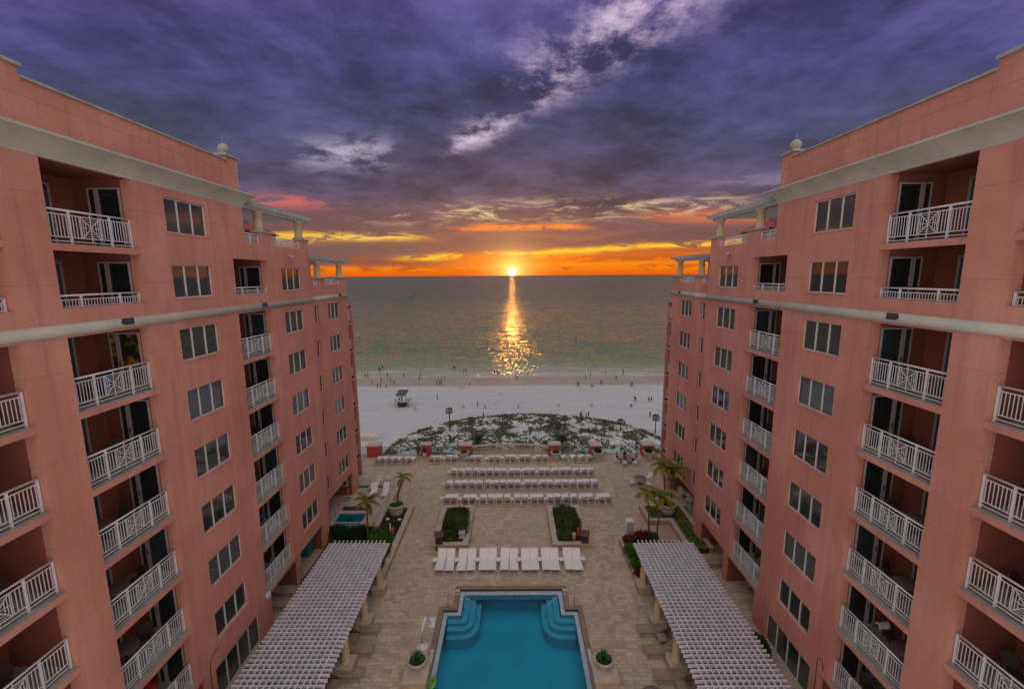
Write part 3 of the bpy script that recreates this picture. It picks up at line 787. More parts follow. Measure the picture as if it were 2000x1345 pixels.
                for f in (.32, .55, .78):
                    a, c = hw*f, hz*f
                    for (ya, za, yb, zb_) in ((-a, -c, a, -c), (-a, c, a, c)): q.bar((X(ux), yc+ya, zc+za), (X(ux), yc+yb, zc+zb_), .015, .015)
                    if f > .5:
                        for sg in (-1, 1): q.bar((X(ux), yc+sg*a, zc-c), (X(ux), yc+sg*a, zc+c), .015, .015, up=(0, 1, 0))
            q.build('railing', M['white'], r, True)
    # end bay balconies
    for k in range(2, 8):
        z = FL[k]; y0, y1 = yy(43.1), yy(45.35); rm = MB()
        MB().box(X(W2-.01), X(W2+2.3), y0, y1, z-.2, z).build('balcony_floor', M['balfloor'], r, True)
        q = MB(); ux = W2+.2
        q.path([(X(ux), y0, z+1.12), (X(ux), y1, z+1.12)], .035, 6); q.bar((X(ux), y0, z+.15), (X(ux), y1, z+.15), .03, .03)
        for i in range(1, 20): q.bar((X(ux), y0+(y1-y0)*i/20, z+.15), (X(ux), y0+(y1-y0)*i/20, z+1.1), .02, .02, up=(0, 1, 0))
        q.build('railing', M['white'], r, True)
        zt = z+2.6 if k > 2 else 18.4
        rm.quad((X(W2+2.3), y0-.5, z), (X(W2+2.3), y1, z), (X(W2+2.3), y1, zt), (X(W2+2.3), y0-.5, zt)); rm.quad((X(W2+.35), y0, z), (X(W2+2.3), y0, z), (X(W2+2.3), y0, zt), (X(W2+.35), y0, zt))
        rm.quad((X(W2+.35), y1, z), (X(W2+2.3), y1, z), (X(W2+2.3), y1, zt), (X(W2+.35), y1, zt))
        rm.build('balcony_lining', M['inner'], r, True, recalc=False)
    # ground level recesses
    for g, u in ((gA, W0), (gB1, W0), (gB2, W0), (gR, W1)):
        a, c, z0, z1 = g; d = 2.55; rm = MB()
        rm.quad((X(u+.2), a, 0), (X(u+d), a, 0), (X(u+d), a, z1), (X(u+.2), a, z1)); rm.quad((X(u+.2), c, 0), (X(u+d), c, 0), (X(u+d), c, z1), (X(u+.2), c, z1))
        rm.quad((X(u+d), a, 0), (X(u+d), c, 0), (X(u+d), c, z1), (X(u+d), a, z1)); rm.quad((X(u+.2), a, z1), (X(u+d), a, z1), (X(u+d), c, z1), (X(u+.2), c, z1))
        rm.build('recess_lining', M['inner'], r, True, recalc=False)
    rm = MB(); y0, y1 = yy(43.1), yy(45.35)
    rm.quad((X(W2+2), y0, 0), (X(W2+2), y1, 0), (X(W2+2), y1, 2.2), (X(W2+2), y0, 2.2))
    rm.quad((X(W2+.35), y1, 0), (X(W2+2), y1, 0), (X(W2+2), y1, 2.2), (X(W2+.35), y1, 2.2)); rm.quad((X(W2+.35), y0, 2.2), (X(W2+2), y0, 2.2), (X(W2+2), y1, 2.2), (X(W2+.35), y1, 2.2))
    rm.build('recess_lining', M['inner'], r, True, recalc=False)
    # windows
    for (u, y0, y1, z0, z1, n) in wins+[door]:
        f = MB(); uf = u+.13; ft = .055
        f.box(X(uf), X(uf+.05), y0+.002, y1-.002, z1-ft, z1-.002); f.box(X(uf), X(uf+.05), y0+.002, y1-.002, z0+.002, z0+ft)
        f.box(X(uf), X(uf+.05), y0+.002, y0+ft, z0+ft, z1-ft); f.box(X(uf), X(uf+.05), y1-ft, y1-.002, z0+ft, z1-ft)
        for i in range(1, n): yc = y0+(y1-y0)*i/n; f.box(X(uf-.01), X(uf+.05), yc-.035, yc+.035, z0+ft, z1-ft)
        fo = f.build('window' if n != 4 else 'patio_door', M['frame'], r, True)
        MB().box(X(uf+.03), X(uf+.07), y0+.01, y1-.01, z0+.01, z1-.01).build('pane', M['glass'] if RN.random() < .7 else M['curtain'], fo, True)
        if n < 4: MB().box(X(u-.03), X(uf), y0-.03, y1+.03, z0-.06, z0+.004).build('sill', M['pink'], fo, True)
    # cornice, mitred round the far corner
    prof = [(15.0, 25.34), (14.97, 25.36), (14.97, 25.44), (14.93, 25.50), (14.86, 25.62), (14.76, 25.74), (14.63, 25.86), (14.50, 25.95), (14.42, 25.98), (14.42, 26.07), (15.04, 26.12)]
    c = MB(); vs = []
    for (u, z) in prof:
        e = yE+(15-u); vs += [(X(u), 5, z), (X(u), e, z), (X(25), e, z)]
    fs = []
    for i in range(len(prof)-1):
        for j in range(2): fs.append((i*3+j, i*3+j+1, (i+1)*3+j+1, (i+1)*3+j))
    c.add(vs, fs, 0, False); c.build('cornice', M['cream'], r, True, recalc=False)
    # round string course
    for (u, y0, y1, z) in ((W0, 5, yS+.1, 19.77), (W1, yS+.1, yR+.12, 19.74)):
        t = MB(); t.path([(X(u+.02), y0, z), (X(u+.02), y1, z)], .20, 20); t.build('string_course', M['cream'], r, True)
    sc_ = MB()
    for u, y in ((W0, 16.7), (W0, yy(26.3)), (W1, yy(40))):
        sc_.add([(X(u-.2), y, 19.80), (X(u-.2), y+.5, 19.84), (X(u-.1), y+.7, 19.96), (X(u-.1), y+.15, 19.96), (X(u-.23), y+.1, 19.72), (X(u-.23), y+.55, 19.72)], [(0,1,2,3), (0,4,5,1), (1,5,2), (0,3,4)])
    sc_.build('scupper', M['dkmetal'], r, True)
    # copings and roof ornaments
    cp = MB()
    cp.box(X(W0-.06), X(W0+.42), 14.62, 24.55, 27.6, 27.68)
    cp.build('parapet_coping', M['capstone'], r, True)
    MB().box(X(W0+.018), X(W0+.55), 24.56, yE+.002, 27.6, 27.84).build('parapet_pier', M['pink'], r, True)
    MB().box(X(W0+.018), X(W0+.55), 5, 14.6, 27.6, 27.9).build('parapet_pier', M['pink'], r, True)
    for u, y0, y1, z, w in ((W0, 24.5, yE, 27.84, .55), (W0, 5, 14.6, 27.9, .55), (W0, yy(27.2), yy(28.35), 24.12, .55), (W0, yy(32.3), yS, 24.05, .55), (W1, yS, yy(35.4), 21.28, .5), (W1, yy(36.5), yy(37.6), 21.28, .5), (W1, yy(41.1), yR, 21.28, .5)):
        m = MB(); m.box(X(u-.09), X(u+w+.09), y0-.09, y1+.09, z, z+.13); m.build('pier_cap', M['capstone'], r, True, bevel=.05)
    MB().box(X(W2-.03), X(W2+.4), yy(43.1)+2.2, yT+.03, 18.5, 18.56).build('pier_cap', M['capstone'], r, True)
    o = MB(); o.lathe([(.22, 0), (.24, .06), (.17, .1), (.24, .18), (.29, .3), (.27, .45), (.17, .56), (.04, .62)], (X(15.38), 25.0, 27.97), 20)
    o.tube((X(15.38), 25.0, 28.55), (X(15.38), 25.0, 28.95), .012, .006, 6)
    o.build('finial', M['capstone'], r, True)
    MB().tube((X(15.3), 13.9, 28.0), (X(15.3), 13.9, 28.5), .012, .006, 6).build('lightning_rod', M['dkmetal'], r, True)
    # terrace rails
    for u, y0, y1, z in ((W0+.2, yE, yy(27.2), 23.44), (W0+.2, yy(28.35), yy(32.3), 23.44), (W1+.2, yy(35.4), yy(36.5), 20.77), (W1+.2, yy(37.6), yy(41.1), 20.77)):
        q = MB(); hh = .56 if z > 22 else .44
        q.path([(X(u), y0, z+hh), (X(u), y1, z+hh)], .03, 6); q.bar((X(u), y0, z+hh-.14), (X(u), y1, z+hh-.14), .025, .025); q.bar((X(u), y0, z+.04), (X(u), y1, z+.04), .025, .025)
        nb = int((y1-y0)/.13)
        for i in range(nb+1): q.bar((X(u), y0+(y1-y0)*i/nb, z+.04), (X(u), y0+(y1-y0)*i/nb, z+hh-.14), .018, .018, up=(0, 1, 0))
        for i in range(3): q.bar((X(u), y0+.05+(y1-y0-.1)*i/2, z), (X(u), y0+.05+(y1-y0-.1)*i/2, z+hh), .05, .05, up=(0, 1, 0))
        q.build('terrace_rail', M['white'], r, True)
    # roof pergolas
    def roofperg(u0, u1, y0, y1, zc, zb, cols):
        for (u, y) in cols:
            cm = MB(); H = zc-zb
            cm.lathe([(.36, 0), (.36, .08), (.29, .12), (.27, .2), (.26, H*.4), (.22, H-.22), (.25, H-.2), (.25, H-.14), (.31, H-.08), (.33, H)], (X(u), y, zb), 20)
            cm.build('roof_column', M['column'], r, True)
        p = MB()
        for u in (u0+.45, u1-.45):
            p.box(X(u-.16), X(u+.16), y0+.15, y1-.15, zc, zc+.2)
        n = int((y1-y0)/.36)
        for i in range(n+1):
            y = y0+(y1-y0)*i/n
            p.box(X(u0-.1), X(u1+.1), y-.03, y+.03, zc+.205, zc+.38)
        m = int((u1-u0)/.3)
        for i in range(m+1):
            u = u0+(u1-u0)*i/m
            p.box(X(u-.02), X(u+.02), y0-.15, y1+.15, zc+.385, zc+.44)
        p.build('roof_pergola', M['roofperg'], r, True)
    yo = yy(27.75)
    roofperg(15.0, 20.2, 25.75, yy(34.0), 25.42, 24.22, [(15.42, yo), (15.42, yy(32.85)), (19.6, yo), (19.6, yy(32.85)), (16.9, yo)])
    roofperg(15.8, 19.6, yy(36.0), yy(43.2), 22.72, 21.4, [(16.1, yy(37.05)), (16.1, yy(41.7)), (19, yy(37.05)), (19, yy(41.7))])
    # penthouse with a red tile roof seen under the pergola
    ph = MB(); ph.box(X(20.3), X(24), yy(34.5), yy(39), 20.6, 25.0); po = ph.build('penthouse', M['cream'], r, True)
    rf = MB(); a, c, e, g = X(20.0), X(24.3), yy(34.2), yy(39.3)
    rf.add([(a, e, 25.0), (c, e, 25.0), (c, g, 25.0), (a, g, 25.0), ((a+c)/2, (e+g)/2-.8, 26.3), ((a+c)/2, (e+g)/2+.8, 26.3)], [(0,1,4), (1,2,5,4), (2,3,5), (3,0,4,5)])
    rf.build('tile_roof', M['roof'], po, True)
    lt = MB(); y = yy(30.3); lt.box(X(14.9), X(15.0), y-.06, y+.06, 22.83, 22.95); lt.lathe([(.05, .1), (.16, 0), (.17, -.06), (.05, -.08)], (X(14.8), y, 22.86), 12)
    lt.build('wall_lamp', M['greymetal'], r, True)
    # looped cable low on the wall by the patio door
    cb = MB()
    if s > 0: cb.path([(X(14.97), 18.95, 0.1), (X(14.97), 18.95, 2.3), (X(14.96), 18.95, 2.9), (X(14.95), 18.8, 3.05), (X(14.94), 18.6, 3.0), (X(14.94), 18.5, 2.7), (X(14.95), 18.6, 2.55)], .014, 5)
    else: cb.path([(X(14.97), 19.05, 0.1), (X(14.97), 19.05, 2.4), (X(14.96), 19.15, 2.75), (X(14.96), 19.5, 2.95), (X(14.96), 19.8, 2.85)], .014, 5)
    cb.build('cable', M['dkmetal'], r, True)
    return r
for s_ in (-1, 1): hotel(s_)
MB().box(-14.98, -14.80, 24.05, 24.3, 2.2, 2.5).build('x', M['white'])
tag(bpy.data.objects['x'], 'small white box lamp on the lower wall of the left wing', 'wall lamp'); bpy.data.objects['x'].name = 'wall_lamp'

# ---------------------------------------------------------------- balcony furniture
def chair_proto(name, m, fabric=None):
    r = root(name, (0, 0, 0), 'x', 'chair')
    fabric = fabric or m
    MB().box(-.24, .24, -.24, .24, .40, .44).build('seat', fabric, r, bevel=.012)
    b = MB(); b.add([(-.24, .22, .44), (.24, .22, .44), (.26, .33, .78), (.15, .36, .90), (-.15, .36, .90), (-.26, .33, .78), (-.24, .25, .44), (.24, .25, .44), (.26, .36, .78), (.15, .39, .90), (-.15, .39, .90), (-.26, .36, .78)],
        [(0,1,2,3,4,5), (11,10,9,8,7,6), (0,6,7,1), (1,7,8,2), (2,8,9,3), (3,9,10,4), (4,10,11,5), (5,11,6,0)]); b.build('backrest', fabric, r)
    for sx in (-1, 1):
        MB().path([(sx*.25, .26, .66), (sx*.28, 0, .66), (sx*.27, -.22, .62), (sx*.25, -.24, .42)], .022, 6).build('armrest', m, r)
        MB().tube((sx*.23, -.22, .42), (sx*.25, -.25, 0), .02, .016, 6).build('leg', m, r)
        MB().tube((sx*.23, .22, .42), (sx*.25, .30, 0), .02, .016, 6).build('leg', m, r)
    return Proto(r)
def table_proto(name, rad, h, mt, mb_, cat='table'):
    r = root(name, (0, 0, 0), 'x', cat)
    MB().lathe([(rad-.02, 0), (rad, .012), (rad, .028), (rad-.02, .04)], (0, 0, h-.04), 28).build('tabletop', mt, r)
    MB().lathe([(.05, 0), (.035, h*.5), (.05, h-.05)], (0, 0, 0), 10).build('pedestal', mb_, r)
    f = MB()
    for k in range(4): a = k*PI/2+.4; f.tube((0, 0, .12), (rad*.62*math.cos(a), rad*.62*math.sin(a), .02), .022, .018, 6)
    f.build('foot', mb_, r); return Proto(r)
bchair = chair_proto('wicker_chair', M['wicker']); btable = table_proto('balcony_table', .48, .70, M['tabletop'], M['wicker'])
LV = {2: 'highest', 3: 'second highest', 4: 'third highest', 5: 'third lowest', 6: 'second lowest', 7: 'lowest'}
CN = {'0': 'nearest', 'A': 'middle', 'B': 'farthest'}
TOW = {}
for s_ in (-1, 1):
    side = 'left' if s_ < 0 else 'right'
    for key in ('0', 'A', 'B'):
        y0, y1 = BAYS[key]
        if s_ > 0 and key == 'B': y0 += .02; y1 += .16
        for k in range(2, 8):
            rr = random.Random(k*7+ord(key)+s_)
            yc = y0+1.55+rr.uniform(-.2, .3); z = FL[k]; x = s_*(16.35+rr.uniform(-.1, .1))
            w = '%s balcony below the band, %s column, %s wing' % (LV[k], CN[key], side)
            btable.put((x, yc, z), 0, 'round dark table, '+w, 'balcony tables')
            bchair.put((x+s_*rr.uniform(-.1, .25), yc+.85, z), rr.uniform(-.5, .5), 'dark seaward chair, '+w, 'balcony chairs')
            bchair.put((x+s_*rr.uniform(-.1, .2), yc-.85, z), PI+rr.uniform(-.5, .5), 'dark camera-side chair, '+w, 'balcony chairs')
            TOW[(s_, key, k)] = (x, yc, z)

def cloth(loc, w, l, col, label, cat='towel', rz=0, h=.92, drape=.5, name='towel'):
    b = MB(); nx, ny = 8, 12; rr = random.Random(int(abs(loc[0]*97+loc[1]*31)))
    for th in (0, .012):
        base = len(b.v)
        for j in range(ny+1):
            t = j/ny-.5
            for i in range(nx+1):
                u = i/nx-.5
                yy_ = t*l; zz = 0
                if abs(t) > .12: zz = -(abs(t)-.12)*l*drape*1.7; yy_ = math.copysign(.12*l+(abs(t)-.12)*l*.35, t)
                b.v.append((u*w*(1-.1*abs(t))+.02*math.sin(7*u+9*t), yy_+.02*math.sin(17*u+t), zz+th+.015*math.sin(13*u+5*t)))
        for j in range(ny):
            for i in range(nx):
                b.f.append([base+j*(nx+1)+i, base+j*(nx+1)+i+1, base+(j+1)*(nx+1)+i+1, base+(j+1)*(nx+1)+i]); b.m.append(0); b.s.append(True)
    o = b.build(name, col); o.location = (loc[0], loc[1], loc[2]+h); o.rotation_euler = (0, 0, rz)
    tag(o, label, cat); return o
M['stripe'] = mat('striped_towel', (.36, .40, .60), .9, .35, 14)
x, y, z = TOW[(-1, 'A', 2)]; cloth((x+.3, y+.35, z), .7, .9, CL['blue'], 'bright blue towel on the left wing balcony just under the cream band', h=.74, drape=.5)
x, y, z = TOW[(-1, 'A', 5)]; cloth((x+.1, y-1.15, z), .5, .7, CL['teal'], 'pale teal towel on a chair, fourth balcony below the band, left wing')
x, y, z = TOW[(-1, 'A', 7)]; cloth((x+.1, y+1.15, z), .4, .5, CL['red'], 'red shirt over a chair on the lowest balcony of the left wing', 'shirt', name='shirt')
x, y, z = TOW[(1, 'A', 6)]; cloth((x, y+1.15, z), .55, .6, CL['white'], 'white towel over the seaward chair of the fifth balcony, right wing')
cloth((x-.2, y-.9, z), .5, .5, CL['white'], 'white towel over the camera-side chair of the fifth balcony, right wing', h=.75)
x, y, z = TOW[(1, 'A', 7)]; cloth((x-.1, y, z), .6, .6, CL['pink'], 'pink and purple swimwear on a table on the lowest balcony, right wing', 'clothing', h=.74, drape=.1, name='swimwear')
cloth((x-.2, y-.35, z), .5, .4, M['stripe'], 'pale striped towel on the table edge of the lowest balcony, right wing', h=.76, drape=.1)
cloth((x+.2, y+1.1, z), .4, .4, CL['blue'], 'blue towel on a chair of the lowest balcony, right wing')
x, y, z = TOW[(-1, '0', 6)]; cloth((x+.1, y+1.15, z), .5, .6, CL['grey'], 'grey towel over a chair, near left balcony column')
x, y, z = TOW[(-1, 'B', 6)]; cloth((x+.1, y+.9, z), .4, .5, CL['blue'], 'blue towel on a chair, fifth balcony of the far left column')
# ---------------------------------------------------------------- deck furniture
def pergola(s):
    side = 'left' if s < 0 else 'right'
    r = root('pergola', (s*11, 22, 0), 'long white lattice pergola beside the pool along the %s wing' % side, 'pergola', 'pergolas on both sides of the pool')
    X = lambda u: s*u
    y0, y1 = 12.0, 29.15 if s < 0 else 29.0
    u0, u1 = (8.86, 13.28) if s < 0 else (8.66, 13.02)
    zt = 2.48; n = int((y1-y0)/.285)
    mb = MB()
    for i in range(n+1):
        y = y1-i*.285
        mb.box(X(u0), X(u1), y-.028, y+.028, zt-.15, zt)
    mb.build('rafters', M['lattice'], r, True)
    sl = MB(); m = 13
    for i in range(m):
        u = u0+.42+(u1-u0-.84)*i/(m-1)
        sl.box(X(u-.03), X(u+.03), y0, y1+.32, zt+.003, zt+.055)
    sl.build('slats', M['lattice'], r, True)
    MB().box(X(u0+.14), X(u1-.14), y0, y1-.1, zt-.185, zt-.170).build('shade_screen', M['screen'], r, True)
    bm = MB()
    for u in (u0+.30, u1-.45): bm.box(X(u-.1), X(u+.1), y0, y1-.15, zt-.40, zt-.19)
    bm.build('beam', M['lattice'], r, True)
    for y in (27.35, 24.35, 21.25, 18.1, 15.0):
        for u in (u0+.30, u1-.45):
            if y == 27.35 and u > 10: pass
            p = MB(); p.box(X(u-.42), X(u+.42), y-.42, y+.42, 0, .52); p.build('pedestal', M['stucco'], r, True)
            p = MB(); p.box(X(u-.46), X(u+.46), y-.46, y+.46, .52, .60); p.build('pedestal_cap', M['limestone'], r, True, bevel=.012)
            c = MB(); c.lathe([(.27, 0), (.28, .05), (.24, .09), (.22, .16), (.205, .8), (.17, 1.32), (.19, 1.36), (.22, 1.42), (.22, 1.48)], (X(u), y, .6), 20)
            c.build('column', M['column'], r, True)
M['screen'] = mat('grey_shade_screen', (.15, .14, .165), .7, .12, 2.5)
for s_ in (-1, 1): pergola(s_)

def lounger(name, strap=False):
    r = root(name, (0, 0, 0), 'x', 'lounger')
    fm = M['tanframe'] if strap else M['loungeframe']; sm = M['tan'] if strap else M['sling']
    hw = .31; zs = .34; hy = .70; ang = math.radians(34 if strap else 47); L = 1.9
    ey, ez = hy-.78*math.cos(ang), zs+.78*math.sin(ang)
    f = MB()
    f.path([(-hw, .12, .30), (-hw, L-.03, zs), (-hw+.03, L, zs), (hw-.03, L, zs), (hw, L-.03, zs), (hw, .12, .30)], .022, 6)
    f.path([(-hw, hy, zs), (-hw, ey, ez), (-hw+.03, ey-.02, ez+.02), (hw-.03, ey-.02, ez+.02), (hw, ey, ez), (hw, hy, zs)], .016, 6)
    f.tube((-hw, .10, .16), (hw, .10, .16), .018); f.tube((-hw, hy, zs-.01), (hw, hy, zs-.01), .014)
    f.build('frame', fm, r)
    for sx in (-1, 1):
        MB().path([(sx*hw, .30, .31), (sx*hw, .16, .27), (sx*hw, .08, 0)], .024, 6).build('leg', fm, r)
        MB().path([(sx*hw, L-.35, zs-.01), (sx*hw, L-.22, .28), (sx*hw, L-.15, 0)], .018, 6).build('leg', fm, r)
    MB().path([(-hw+.04, ey+.2, ez-.16), (-hw+.04, .22, .3), (hw-.04, .22, .3), (hw-.04, ey+.2, ez-.16)], .011, 6).build('support', fm, r)
    if strap:
        a = MB(); k = 17
        for i in range(k): y = hy+.03+(L-hy-.08)*i/(k-1); a.box(-hw, hw, y-.022, y+.022, zs-.004, zs+.008)
        a.build('seat', sm, r)
        a = MB(); k = 10
        for i in range(k):
            t = (i+.5)/k*.70; a.bar((-hw, hy-t*math.cos(ang), zs+t*math.sin(ang)), (hw, hy-t*math.cos(ang), zs+t*math.sin(ang)), .046, .012, up=(0, math.sin(ang), math.cos(ang)))
        a.build('backrest', sm, r)
    else:
        a = MB(); a.box(-hw+.01, hw-.01, hy+.01, L-.02, zs-.006, zs+.014); a.build('seat', sm, r)
        a = MB(); a.box(-hw+.01, hw-.01, 0, .76, -.006, .012)
        a.xf(Matrix.Translation((0, hy, zs)) @ Matrix.Rotation(-ang, 4, 'X') @ Matrix.Rotation(PI, 4, 'Z')); a.build('backrest', sm, r)
    return Proto(r)
wl = lounger('sun_lounger'); tl = lounger('strap_lounger', True)
def side_table(name, m, rad=.24):
    r = root(name, (0, 0, 0), 'x', 'side table')
    MB().lathe([(rad-.015, 0), (rad, .012), (rad, .022), (rad-.015, .03)], (0, 0, .42), 18).build('tabletop', m, r)
    for k in range(3):
        a = k*2*PI/3; MB().tube((.15*math.cos(a), .15*math.sin(a), .42), (.2*math.cos(a), .2*math.sin(a), 0), .012, .012, 6).build('leg', m, r)
    return Proto(r)
wt = side_table('side_table', M['loungeframe'])
ORD = ['first', 'second', 'third', 'fourth', 'fifth', 'sixth', 'seventh', 'eighth', 'ninth', 'tenth', 'eleventh', 'twelfth', 'thirteenth']
ROWS = [('row nearest the hedges', 38.52, [-5.89, -4.15, -2.45, -.83, .80, 2.40, 3.96, 5.54, 7.18, 8.80]),
        ('middle long row', 41.55, [-6.14, -4.52, -2.94, -1.30, .22, 1.92, 3.55, 5.10, 6.60, 8.10]),
        ('long row nearest the sea', 44.40, [-5.98, -4.42, -2.86, -1.33, .22, 1.84, 3.48, 5.08, 6.62, 8.18])]
WG = 'white sun loungers in rows facing the sea'
for rn, y, xs in ROWS:
    for i, x in enumerate(xs):
        gap = .36 if RN.random() < .82 else .41
        for sx, nm in ((-1, 'left'), (1, 'right')):
            wl.put((x+sx*gap+RN.uniform(-.02, .02), y+RN.uniform(-.05, .05), 0), RN.uniform(-.06, .06), 'white lounger, %s half of %s pair from left, %s' % (nm, ORD[i], rn), WG)
        if i < len(xs): wt.put((x-.83, y+.95+RN.uniform(-.15, .15), 0), 0, 'small white table left of %s lounger pair, %s' % (ORD[i], rn), 'small white tables between loungers')
for i, (x, g, y) in enumerate([(-15.40, .37, 47.75), (-13.88, .37, 47.75), (-12.27, .37, 47.75), (-8.98, .36, 47.95), (-7.12, .36, 48.05), (-4.30, .42, 48.0), (-2.08, .36, 47.9), (-.28, .36, 48.0), (1.48, .36, 48.0), (3.43, .38, 48.0), (8.65, .38, 48.0)]):
    for sx, nm in ((-1, 'left'), (1, 'right')):
        wl.put((x+sx*g, y, 0), RN.uniform(-.06, .06)-(.12 if i < 3 else 0), 'white lounger, %s half of %s pair from left, back row by the balustrade' % (nm, ORD[i]), WG)
    if i not in (0, 3): wt.put((x-.9, y+1.0, 0), 0, 'small white round table left of the %s pair in the back row by the balustrade' % ORD[i], 'small white tables between loungers')
wl.put((6.30, 48.0, 0), .18, 'single turned white lounger just right of the round urn planter', WG)
wl.put((7.42, 48.0, 0), .15, 'single white lounger between the lone turned one and the last pair', WG)
for i, x in enumerate([-5.02, -3.42, -1.86, -.24, 1.30, 2.83, 4.48]):
    for sx, nm in ((-1, 'left'), (1, 'right')):
        wl.put((x+sx*.33, 31.05+RN.uniform(-.04, .04), 0), PI+RN.uniform(-.03, .03), 'white sun lounger facing the pool, %s one of the %s pair from the left' % (nm, ORD[i]), 'white sun loungers facing the pool')
    wt.put((x-.80, 30.25, 0), 0, 'small white table left of the %s pair of loungers facing the pool' % ORD[i], 'small white tables between loungers')
wt.put((5.28, 30.3, 0), 0, 'small white table right of the last pair of loungers facing the pool', 'small white tables between loungers')
wl.put((-13.95, 42.1, 0), PI+.12, 'white sun lounger inside the spa fence, nearer the pink wall', 'loungers inside the spa fence')
wl.put((-12.75, 42.05, 0), PI+.14, 'white sun lounger inside the spa fence, beside the railing', 'loungers inside the spa fence')
wl.put((-13.9, 43.6, 0), PI-.2, 'white sun lounger just behind the far spa fence', 'loungers inside the spa fence')
wt.put((-13.1, 43.9, 0), 0, 'small white table behind the far spa fence')
for i, (x, y) in enumerate([(-9.95, 23.85), (-9.90, 22.35), (-9.98, 20.80)]):
    tl.put((x, y, 0), -PI/2, 'tan strap lounger under the left pergola edge, %s of three from the sea' % ORD[i], 'tan loungers beside the pool'); 
for i, (x, y) in enumerate([(9.45, 23.68), (9.40, 22.18), (9.48, 20.55)]):
    tl.put((x, y, 0), PI/2, 'tan strap lounger under the right pergola edge, %s of three from the sea' % ORD[i], 'tan loungers beside the pool')
tl.put((-16.75, 27.15, 0), -PI/2, 'tan lounger in the ground floor recess of the left wing, seaward one', 'tan loungers in the ground floor recess')
tl.put((-16.75, 25.95, 0), -PI/2, 'tan lounger in the ground floor recess of the left wing, camera-side one', 'tan loungers in the ground floor recess')
tl.put((16.4, 29.9, 0), PI/2, 'tan lounger in the ground floor recess of the right wing')
def tan_table(x, y, label):
    r = root('side_table', (x, y, 0), label, 'side table', 'tan side tables')
    MB().box(-.24, .24, -.3, .3, .36, .385).build('tabletop', M['tan'], r, bevel=.008)
    for a in (-1, 1):
        for b in (-1, 1): MB().tube((a*.2, b*.26, .36), (a*.2, b*.26, 0), .013, .013, 6).build('leg', M['tanframe'], r)
tan_table(-9.45, 23.1, 'tan side table between the first and second loungers on the left'); tan_table(-9.4, 20.05, 'tan side table nearest the camera on the left')
tan_table(8.8, 23.0, 'tan side table between the first and second loungers on the right'); tan_table(8.8, 19.9, 'tan side table nearest the camera on the right')

# planters with hedges
def foliage(mb, blobs, n, size, rr, mi=0, up=.35):
    tot = sum(b[3]*b[4]+b[3]*b[5]+b[4]*b[5] for b in blobs)
    for (cx, cy, cz, rx, ry, rz) in blobs:
        k = int(n*(rx*ry+rx*rz+ry*rz)/tot)
        for _ in range(k):
            while True:
                v = Vector((rr.gauss(0, 1), rr.gauss(0, 1), rr.gauss(0, 1)))
                if v.length > .01: break
            v.normalize()
            if v.z < -.35: v.z = -v.z
            q = rr.uniform(.70, 1.08)*(1+.30*noise.noise(Vector((v.x*2.8+cx*3, v.y*2.8+cy*3, v.z*2.8))))
            p = Vector((cx+v.x*rx*q, cy+v.y*ry*q, cz+v.z*rz*q))
            d = (v+Vector((rr.uniform(-.9, .9), rr.uniform(-.9, .9), rr.uniform(-.3, .9)))).normalized()
            t = d.cross(Vector((rr.uniform(-1, 1), rr.uniform(-1, 1), rr.uniform(-1, 1)))).normalized()
            L = size*rr.uniform(.7, 1.4); w = L*.42
            mb.add([p, p+d*L*.5+t*w*.5, p+d*L, p+d*L*.5-t*w*.5], [(0, 1, 2, 3)], mi)
def core(mb, blobs, f=.78, mi=0):
    for (cx, cy, cz, rx, ry, rz) in blobs:
        n, m = 12, 7; vs = []; fs = []
        for j in range(m+1):
            a = PI*j/m
            for i in range(n):
                b = 2*PI*i/n; q = f*(1+.15*noise.noise(Vector((i, j, cx))))
                vs.append((cx+rx*q*math.sin(a)*math.cos(b), cy+ry*q*math.sin(a)*math.sin(b), cz+rz*q*math.cos(a)))
        for j in range(m):
            for i in range(n): fs.append((j*n+i, j*n+(i+1) % n, (j+1)*n+(i+1) % n, (j+1)*n+i))
        mb.add(vs, fs, mi, True)
def bush(name, blobs, n, size, m, label, cat='shrub', group=None, seed=1):
    mb = MB(); core(mb, blobs); foliage(mb, blobs, n, size, random.Random(seed))
    o = mb.build(name, m, None, recalc=False); return tag(o, label, cat, group)

def planter_box(x0, x1, y0, y1, z, rim, label):
    r = root('raised_planter', ((x0+x1)/2, (y0+y1)/2, 0), label, 'planter')
    b = MB()
    for a in cells(x0, x1, y0, y1, [(x0+rim*.9, x1-rim*.9, y0+rim*.9, y1-rim*.9)]): b.box(a[0], a[1], a[2], a[3], 0, z-.06)
    b.build('wall', M['stucco'], r, True)
    c = MB()
    for a in cells(x0-.04, x1+.04, y0-.04, y1+.04, [(x0+rim, x1-rim, y0+rim, y1-rim)]): c.box(a[0], a[1], a[2], a[3], z-.06, z)
    c.build('cap', M['limestone'], r, True)
    MB().box(x0+rim*.9, x1-rim*.9, y0+rim*.9, y1-rim*.9, 0, z-.14).build('soil', M['soil'], r, True)
planter_box(-6.42, -3.56, 31.95, 38.05, .5, .42, 'square edged planter full of hedge, left of centre behind the loungers')
planter_box(3.22, 6.10, 31.95, 38.0, .5, .42, 'square edged planter full of hedge, right of centre behind the loungers')
bush('hedge', [(-4.95, 36.0, .6, .95, .85, .62), (-4.5, 34.8, .65, .85, 1.0, .66), (-5.15, 35.0, .55, .8, .9, .58), (-4.25, 33.8, .55, .55, .85, .58), (-4.5, 36.1, .6, .72, .8, .6)], 9000, .10, M['leaf'], 'rounded olive green hedge in the left square planter', 'hedge', seed=3)
bush('shrub', [(-5.05, 32.95, .5, .5, .65, .4), (-5.35, 33.3, .45, .35, .5, .35)], 2200, .09, M['leaf'], 'low separate bush at the near end of the left square planter', seed=4)
